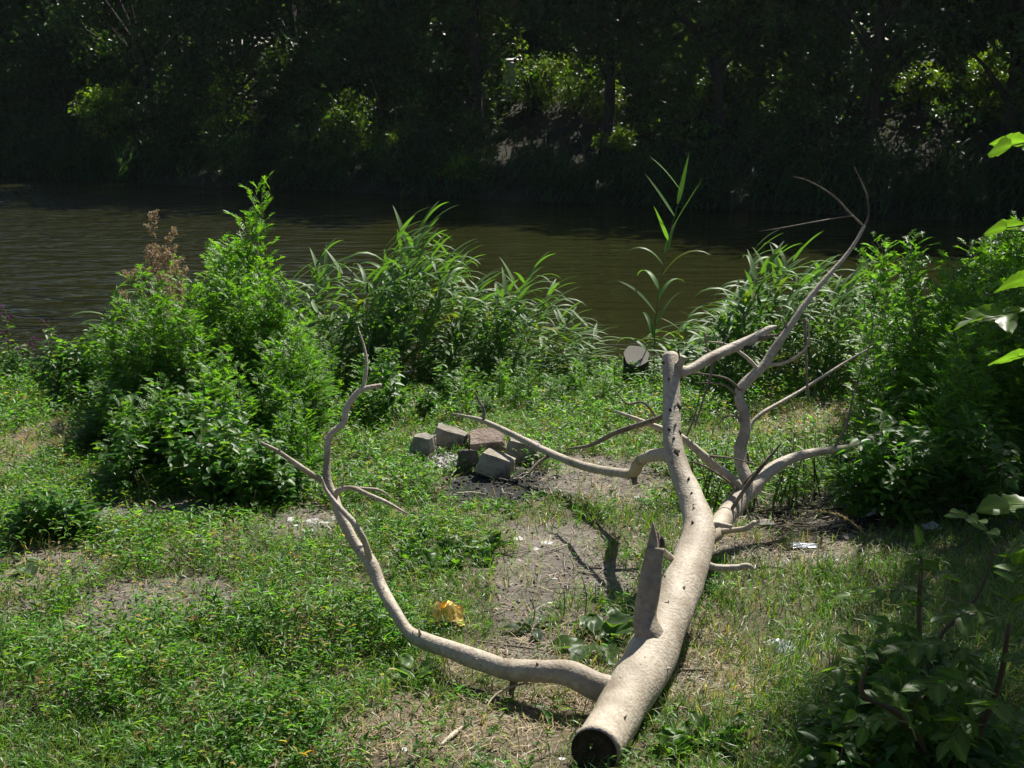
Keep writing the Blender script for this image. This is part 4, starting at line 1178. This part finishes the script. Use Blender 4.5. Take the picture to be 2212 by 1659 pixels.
mb = MB()
mb.add(*leaves(P[half], A[half], N[half], hg[half], wd[half], 'blade1', C[half]))
mb.add(*leaves(P[~half], A[~half], N[~half], hg[~half] * 1.15, wd[~half], 'blade2', C[~half]))
o = link('grass', mb.mesh('grass'), M['grass'])
tag(o, 'short sunlit grass over the clearing', 'grass', None, 'stuff')

def straw_p(x, y):
    return np.clip(.05 + .95 * pmask(STRAW, x, y, 3) + .35 * pmask(DIRT, x, y, 11) + .3 * pmask(BURN, x, y, 17), 0, 1)
xx, yy = scatter(60000, straw_p)
n = len(xx); a_ = rng.uniform(0, 6.28, n)
A = np.stack([np.cos(a_), np.sin(a_), rng.normal(.02, .12, n)], 1)
Ls = rng.uniform(.03, .15, n)
P = np.stack([xx, yy, gz(xx, yy) + rng.uniform(.001, .012, n)], 1)
mb = MB(); mb.add(*leaves(P, A, rdir(n) * .4 + np.array([0, 0, 1]), Ls, rng.uniform(.002, .0045, n), 'straw', jit((.30, .24, .15), n, .28, .07)))
o = link('straw_litter', mb.mesh('straw_litter'), M['straw'])
tag(o, 'dry straw and dead grass stalks strewn over bare soil', 'straw', None, 'stuff')

# charcoal crumbs and ash flakes
def crumbs(name, lst, n, size, mat, lab, cat, seed):
    rs = np.random.default_rng(abs(int(seed))); mb = MB()
    base = np.array([[1,0,0],[-.5,.9,0],[-.5,-.9,0],[0,0,.9],[.1,.1,-.6]]); Fb = np.array([[0,1,3],[1,2,3],[2,0,3],[1,0,4],[2,1,4],[0,2,4]])
    for i in range(n):
        cx, cy, rx, ry = lst[i % len(lst)]
        a_ = rs.uniform(0, 6.28); r_ = math.sqrt(rs.random()) * 1.05
        x, y = cx + rx * r_ * math.cos(a_), cy + ry * r_ * math.sin(a_)
        s = size * rs.uniform(.4, 1.6)
        V_ = rotz(base * rs.uniform(.5, 1.2, (5, 3)) * s, rs.uniform(0, 6.28)) + np.array([x, y, float(gz(x, y)) + .3 * s])
        mb.add(V_, Fb)
    o = link(name, mb.mesh(name), mat); return tag(o, lab, cat, None, 'stuff')
crumbs('charcoal', CHAR + [BURN[0]], 520, .014, M['char'], 'black charcoal crumbs in front of the fire ring', 'charcoal', 1)
crumbs('soil_clods', DIRT, 2600, .009, noise_mat('clod_soil', (.10, .085, .07), (.24, .21, .175), 20, .95, .3, 60), 'loose clods and grit on the trodden soil', 'soil', 3)
crumbs('ash', ASH, 420, .016, M['ash'], 'pale grey ash heaped inside the fire ring', 'ash', 2)

# ------------------------------------------------------------------ loose sticks and stalks
def stick(pts, rad, lab, mat='wood', seed=0, name='dry_stick'):
    P = [gnd(u, v, h) for u, v, h in pts]; b_ = P[0]
    mb = MB(); mb.add(*tube([np.array(q) - np.array(b_) for q in P], rad, 6, 5, .1, seed), (.45, .38, .25))
    o = link(name, mb.mesh(name, True), M[mat]); o.location = b_
    return tag(o, lab, 'stick', 'loose sticks on the ground')
stick([(1040,1560,.01),(1062,1510,.04),(1110,1482,.08),(1180,1470,.05)], [.003,.005,.005,.003], 'curved pale stalk lying under the left branch', 'straw', 1)
stick([(950,1612,.01),(975,1590,.02),(998,1570,.015)], [.006,.011,.004], 'short bleached stick in the dry grass', 'wood', 2)
stick([(1030,1385,.01),(1140,1400,.02),(1230,1412,.01)], [.004,.005,.003], 'thin dark twig lying across the bare soil', 'wood_dark', 3)
stick([(1440,1446,.01),(1490,1447,.015),(1535,1446,.01)], [.004,.006,.004], 'dark twig on the soil beside the trunk', 'wood_dark', 4)
stick([(985,1066,.01),(1020,1064,.015),(1050,1068,.01)], [.006,.007,.004], 'pale stick lying in front of the charcoal', 'wood', 5)
stick([(1062,1032,.01),(1085,1035,.02),(1100,1040,.01)], [.008,.008,.006], 'burnt stick end beside the pale topped block', 'wood_dark', 6)
stick([(0,1215,.02),(60,1228,.02),(130,1235,.01)], [.006,.006,.004], 'brown twig on the dry straw patch', 'wood_dark', 7)
stick([(1690,1150,.01),(1760,1145,.02),(1800,1152,.01)], [.004,.006,.004], 'dead twig beside the charred patch', 'wood_dark', 8)
rs = random.Random(5)
for i in range(34):
    u = rs.uniform(1620, 1900); v = rs.uniform(1085, 1140); a_ = rs.uniform(-.5, .5)
    stick([(u, v, .012), (u + 22 * math.cos(a_), v + 10 * math.sin(a_), rs.uniform(.01, .05)), (u + 45 * math.cos(a_), v + 20 * math.sin(a_), .012)], [.003,.005,.003], 'charred twig in the old burnt patch', rs.choice(['wood_dark', 'cut', 'wood_dark', 'wood']), i)['group'] = 'charred twigs in the burnt patch'
for i in range(30):
    u = rs.uniform(1080, 1440); v = rs.uniform(1000, 1095) if i < 18 else rs.uniform(1180, 1330); a_ = rs.uniform(-.8, .8); l_ = rs.uniform(14, 40)
    stick([(u, v, .006), (u + l_ * math.cos(a_), v + l_ * .4 * math.sin(a_), rs.uniform(.01, .03)), (u + 2 * l_ * math.cos(a_), v + .8 * l_ * math.sin(a_), .006)], [.002,.0035,.002], 'small dry twig on the trodden bare soil', rs.choice(['wood_dark', 'wood']), i)['group'] = 'small twigs on the bare soil'
# dead upright stalks
for i, (u, v, h) in enumerate([(445,1000+340,.22),(460,1345,.2),(475,1350,.2),(430,1345,.16),(320,1215,.18),(310,1225,.2),(1215,1340,.18),(1150,1345,.14),(1262,1330,.22),(545,1120,.2),(320,1090,.22),(300,1085,.2)]):
    p_ = gnd(u, v); mb = MB()
    mb.add(*tube([(0,0,-.03),(.01,0,h*.5),(rs.uniform(-.03,.05),0,h)], [.0035,.003,.002], 5, 3, 0, 1), (.13, .12, .06))
    o = link('dead_stalk', mb.mesh('dead_stalk', True), M['stem']); o.location = p_
    tag(o, 'bare upright dead stalk poking out of the grass', 'stalk', 'dead upright stalks')
# yellow seed spike leaning over the burnt patch
a0, a1 = gnd(1885, 1165), gnd(1762, 1103, .16)
t = empty('grass_ear', a0, 0, 'dry golden grass ear leaning over the burnt patch', 'grass ear')
mb = MB(); e = np.array(a1 - a0); mb.add(*tube([(0,0,-.01), e * .5 + np.array([0,0,.05]), e], [.004,.0035,.002], 5, 5, 0, 1), (.40, .33, .16)); link('stalk', mb.mesh('stalk', True), M['stem'], t)
n = 90; f = rng.uniform(.15, 1, n)[:, None]; P = e * f + np.array([0, 0, .2]) * f * (1 - f); S = rng.uniform(.012, .02, n)
mb = MB(); mb.add(*leaves(P, np.tile(e, (n, 1)) * .6 + rdir(n) * .35, rdir(n), S, S * .45, 'lance', jit((.42, .34, .15), n, .15, .05))); link('ear', mb.mesh('ear'), M['seed'], t)

# ------------------------------------------------------------------ litter
def crumple(name, u, v, sx, sy, sz, mat, lab, cat, seed, n=14, grp=None, rz=0):
    rs = np.random.default_rng(abs(int(seed))); p_ = gnd(u, v)
    bm = bmesh.new(); bmesh.ops.create_grid(bm, x_segments=n, y_segments=n, size=.5)
    ph = rs.uniform(0, 40, 4)
    for v_ in bm.verts:
        x, y = v_.co.x, v_.co.y
        e1 = float(vnoise(np.array(x * 4 + ph[0]), np.array(y * 4 + ph[1]), seed)); e2 = float(vnoise(np.array(x * 9 + ph[2]), np.array(y * 9), seed + 5))
        r_ = 1 + .35 * (float(vnoise(np.array(math.atan2(y, x) * 2.2 + ph[3]), np.array(0.0), seed)) - .5)
        v_.co = Vector((x * sx * r_ + .1 * sx * (e2 - .5), y * sy * r_, sz * (max(0, 1 - 2.6 * (x * x + y * y)) * .7 + (abs(e1 - .5) * 2) * .6 + e2 * .3)))
    bmesh.ops.rotate(bm, matrix=Matrix.Rotation(rz, 3, 'Z'), verts=bm.verts)
    bmesh.ops.solidify(bm, geom=bm.faces[:], thickness=.002)
    o = bm_obj(name, bm, mat); o.location = p_ + Vector((0, 0, .004))
    return tag(o, lab, cat, grp)
crumple('foil_wrapper', 963, 1352, .17, .14, .10, M['gold'], 'crumpled golden foil wrapper in the grass', 'wrapper', 1, 12)
crumple('foil_wrapper', 992, 1332, .09, .05, .03, M['gold'], 'torn golden strip beside the crumpled foil wrapper', 'wrapper', 2, 8)
crumple('plastic_wrapper', 1685, 1410, .13, .09, .05, M['plastic'], 'crumpled clear plastic wrapper on the grass', 'litter', 3, 14)
crumple('plastic_wrapper', 1902, 1352, .10, .06, .035, M['plastic'], 'small shiny plastic scrap under the shaded shrub', 'litter', 4, 10)
crumple('plastic_wrapper', 1886, 1116, .20, .10, .05, M['panel'], 'bluish plastic bag at the edge of the burnt patch', 'litter', 5, 10)
crumple('plastic_wrapper', 1735, 1183, .16, .07, .02, M['plastic'], 'flattened plastic film on the trodden soil', 'litter', 6, 10)
crumple('plastic_wrapper', 1790, 1272, .07, .05, .03, M['plastic'], 'tiny clear scrap in the sunny grass', 'litter', 7, 8)
crumple('plastic_wrapper', 2010, 1145, .12, .08, .04, M['paper'], 'white wrapper with a crease lying in the shade', 'litter', 8, 10)
crumple('paper_scrap', 245, 1162, .16, .10, .04, M['panel'], 'pale bluish rag lying below the leafy weeds', 'litter', 9, 10)
def chip(u, v, s, lab, seed, mat='paper', grp='pale scraps on the bare soil', name='paper_scrap', cat='scrap', th=.008):
    rs = random.Random(seed); p_ = gnd(u, v); bm = bmesh.new(); k = rs.randint(5, 7)
    vs_ = [bm.verts.new((math.cos(i * 6.283 / k + rs.uniform(-.3, .3)) * s * rs.uniform(.6, 1.1), math.sin(i * 6.283 / k) * s * rs.uniform(.45, .9), 0)) for i in range(k)]
    f_ = bm.faces.new(vs_); r_ = bmesh.ops.extrude_face_region(bm, geom=[f_])
    for g_ in r_['geom']:
        if isinstance(g_, bmesh.types.BMVert): g_.co.z += th
    bmesh.ops.rotate(bm, matrix=Matrix.Rotation(rs.uniform(-.2, .2), 3, 'X'), verts=bm.verts)
    bmesh.ops.recalc_face_normals(bm, faces=bm.faces)
    o = bm_obj(name, bm, M[mat]); o.location = p_ + Vector((0, 0, -.002)); return tag(o, lab, cat, grp)
for i, (u, v, s) in enumerate([(1118,1165,.045),(1178,1173,.05),(1158,1186,.03),(1199,1250,.022),(1190,1302,.024),(1375,1074,.03),(1420,1015,.022),(1310,1110,.02),(1460,1085,.02),(875,1620,.02),(1215,1640,.018)]):
    chip(u, v, s, ['flat white scrap at the grass edge of the bare soil','long torn paper strip near the flat white scrap','curled paper piece between dark shadows and twigs','small round white flake on the bare soil','second small white flake on the bare soil','pale flake in the middle of the trodden soil','white speck of litter below the elbowed branch','tiny pale chip near the fire ring soil','tiny pale chip beside the trunk soil','white bit of litter in the dry grass','white bit of litter near the sawn butt'][i], i, th=.004)
for i in range(30):
    u = rs.gauss(690, 45); v = rs.gauss(1127, 9)
    chip(u, v, rs.uniform(.018, .05), 'grey flat shard in the rubble strip behind the left branch', 100 + i, rs.choice(['paper', 'stone_c', 'stone_c']) if False else rs.choice(['ash', 'paper', 'wood_dark']), 'shards in the rubble strip', 'rubble_shard', 'shard')

# ------------------------------------------------------------------ shrubs near the camera, right side
def leaflet_mesh(name, L, W, seed, col):
    rs = np.random.default_rng(abs(int(seed))); V_ = []; nu = 11
    for i in range(nu):
        s = i / (nu - 1); wv_ = W * (math.sin(math.pi * s ** .75) ** .8) * (1 + (.10 if i % 2 else -.05)) * (.5) + .0005
        zc = -.16 * L * s * s + .01 * L * math.sin(6 * s)
        for q in (-1, -.5, 0, .5, 1):
            V_.append((s * L - .03 * L * abs(q) * (1 if i % 2 else 0), q * wv_, zc + .22 * abs(q) * wv_ + .02 * L * math.sin(8 * s + 4 * q + seed)))
    Fc = []
    for i in range(nu - 1):
        for j in range(4):
            a_ = i * 5 + j; Fc += [(a_, a_ + 5, a_ + 1), (a_ + 1, a_ + 5, a_ + 6)]
    cc = np.tile(np.asarray(col, float), (len(V_), 1)); cc[2::5] *= 1.5; cc[0::10] *= .85; cc[4::10] *= .85; cc[6::10] *= .88; cc[8::10] *= .88
    mb = MB(); mb.add(np.array(V_), np.array(Fc), cc); me = mb.mesh(name, True); me.materials.append(M['leaf']); return me
LFM = [leaflet_mesh('leaflet', .095, .05, k, np.array((.085, .155, .03)) * (.85 + .1 * k)) for k in range(4)]
def compound(parent, base, tip, npair, size, seed, face=-.1):
    rs = random.Random(seed); base = np.array(base); tip = np.array(tip)
    mid = (base + tip) / 2 + np.array([0, 0, .03]); pts = [base, mid, tip]
    mb = MB(); mb.add(*tube(pts, [.0035, .0025, .0015], 5, 5, 0, 1), (.14, .17, .06))
    r_ = link('leaf', mb.mesh('leaf', True), M['stem'], parent)
    C = crom(pts, 50); tg = norm(np.gradient(C, axis=0))
    def put(i, side):
        o = link('leaflet', LFM[rs.randrange(4)], None, r_)
        d = tg[i]; sd_ = norm(np.cross(d, [0, 0, 1]))
        ax_ = norm(d * .75 + sd_ * side * 1.0 + np.array([0, 0, rs.uniform(-.35, .15)])) if side else d
        nn = norm(np.array([rs.gauss(0, .3), rs.gauss(0, .3) + face, 1.0])); b2 = norm(np.cross(nn, ax_)); n2 = np.cross(ax_, b2)
        mt = Matrix((( *[ax_[0], b2[0], n2[0]], C[i][0]), (ax_[1], b2[1], n2[1], C[i][1]), (ax_[2], b2[2], n2[2], C[i][2]), (0, 0, 0, 1)))
        s = size * rs.uniform(.8, 1.15)
        o.matrix_local = mt @ Matrix.Diagonal((s, s, s, 1))
    for k in range(npair):
        i = int(50 * (.32 + .58 * k / max(1, npair - 1)) - 2)
        for sd_ in (-1, 1): put(i, sd_)
    put(50, 0)
    return r_
sb = gp(1.62, 2.75)
sap = empty('ash_leaved_sapling', sb, 0, 'sapling with large sunlit compound leaves hanging in from the thicket edge', 'sapling')
def S_(u, v, y): return np.array(at(u, v, y)) - np.array(sb)
mb = MB(); st1 = S_(2420,250,2.9); mb.add(*tube([(0,0,-.05),(.05,.05,.7),S_(2400,900,2.85),S_(2410,550,2.9),st1], [.016,.014,.012,.009,.005], 7, 6, .05, 2), (.10,.09,.05)); link('stem', mb.mesh('stem', True), M['stem'], sap)
for i, (b_, t_, np_, sz) in enumerate([((2400,330,2.88),(2185,315,2.72),2,.85),((2405,520,2.88),(2175,492,2.75),3,.85),((2400,700,2.86),(2120,690,2.68),4,.95),((2400,620,2.88),(2215,605,2.8),2,1.0),((2400,800,2.86),(2200,770,2.8),2,.9),((2410,1130,2.84),(2185,1090,2.6),3,1.05)]):
    compound(sap, S_(*b_), S_(*t_), np_, sz, i, (1.5, 1.5, -.2, 1.3, .6, -.3)[i])
sb2 = gp(1.62, 3.95)
shr = empty('shaded_shrub', sb2, 0, 'dark shrub with rows of oval leaflets in the shade at the clearing edge', 'shrub')
def S2(u, v, y): return np.array(at(u, v, y)) - np.array(sb2)
mb = MB()
for pts in [[(0,0,-.05),S2(2080,1450,3.95),S2(2030,1380,3.98),S2(2110,1290,4.0),S2(2150,1180,4.0)],[(0,0,-.05),S2(1960,1560,3.75),S2(1865,1500,3.7),S2(1872,1440,3.7)],[(0,0,-.05),S2(2150,1500,3.85),S2(2180,1350,3.8)],[(0,0,-.05),S2(2000,1500,3.9),S2(1985,1350,3.95),S2(1990,1200,4.0)]]:
    mb.add(*tube(pts, [.014,.011,.009,.006,.004][:len(pts)], 6, 6, .06, 4), (.06,.05,.03))
link('stem', mb.mesh('stem', True), M['stem'], shr)
cl = [((1990,1380,3.95),(1985,1180,4.0),4,.75),((2060,1300,4.0),(1840,1285,3.95),5,.8),((2110,1290,4.0),(2010,1230,3.95),3,.9),((2150,1180,4.0),(2080,1110,3.9),3,.9),((2180,1350,3.8),(2060,1330,3.7),3,1.0),((2180,1350,3.8),(2200,1220,3.7),3,1.0),((2120,1420,3.8),(1950,1400,3.7),4,.95),((2150,1500,3.7),(2000,1480,3.6),4,1.0),((1960,1560,3.6),(1850,1580,3.6),3,.9),((2100,1560,3.6),(2050,1600,3.5),4,1.0),((2200,1560,3.6),(2130,1530,3.4),4,1.0),((2180,1450,3.7),(2220,1420,3.6),3,1.0),((1872,1440,3.7),(1850,1390,3.65),2,.8),((1872,1450,3.7),(1800,1450,3.65),2,.8),((2020,1420,3.9),(1900,1340,3.85),4,.8),((2150,1240,3.9),(2230,1150,3.8),3,1.0),((1980,1600,3.55),(1930,1510,3.55),3,.9),((2080,1400,3.85),(2100,1500,3.7),4,.9)]
for i, (b_, t_, np_, sz) in enumerate(cl): compound(shr, S2(*b_), S2(*t_), np_, sz, 50 + i)
for i in range(34):
    u = random.uniform(1840, 2250); y = random.uniform(3.7, 5.2)
    pl_uv(BROAD, u, random.uniform(1330, 1560), y, .7, 'leafy weed in the shade under the dark shrub', 'weed', 'shaded weeds under the dark shrub', .8)

# ------------------------------------------------------------------ thin haze volume added to lift the dark tones, standing in for lens flare
bm = box(0, 150, 10.5, 1640, 1540, 25)
mh, nt, out = newmat('dark_lift_haze'); pv = nd(nt, 'ShaderNodeVolumePrincipled')
pv.inputs['Color'].default_value = (.72, .90, 1.0, 1); pv.inputs['Density'].default_value = .00013; pv.inputs['Anisotropy'].default_value = .35
nt.links.new(pv.outputs[0], out.inputs['Volume'])
o = bm_obj('haze', bm, mh); o['kind'] = 'stuff'; o['label'] = 'thin added haze that lifts the dark tones'; o['category'] = 'haze'
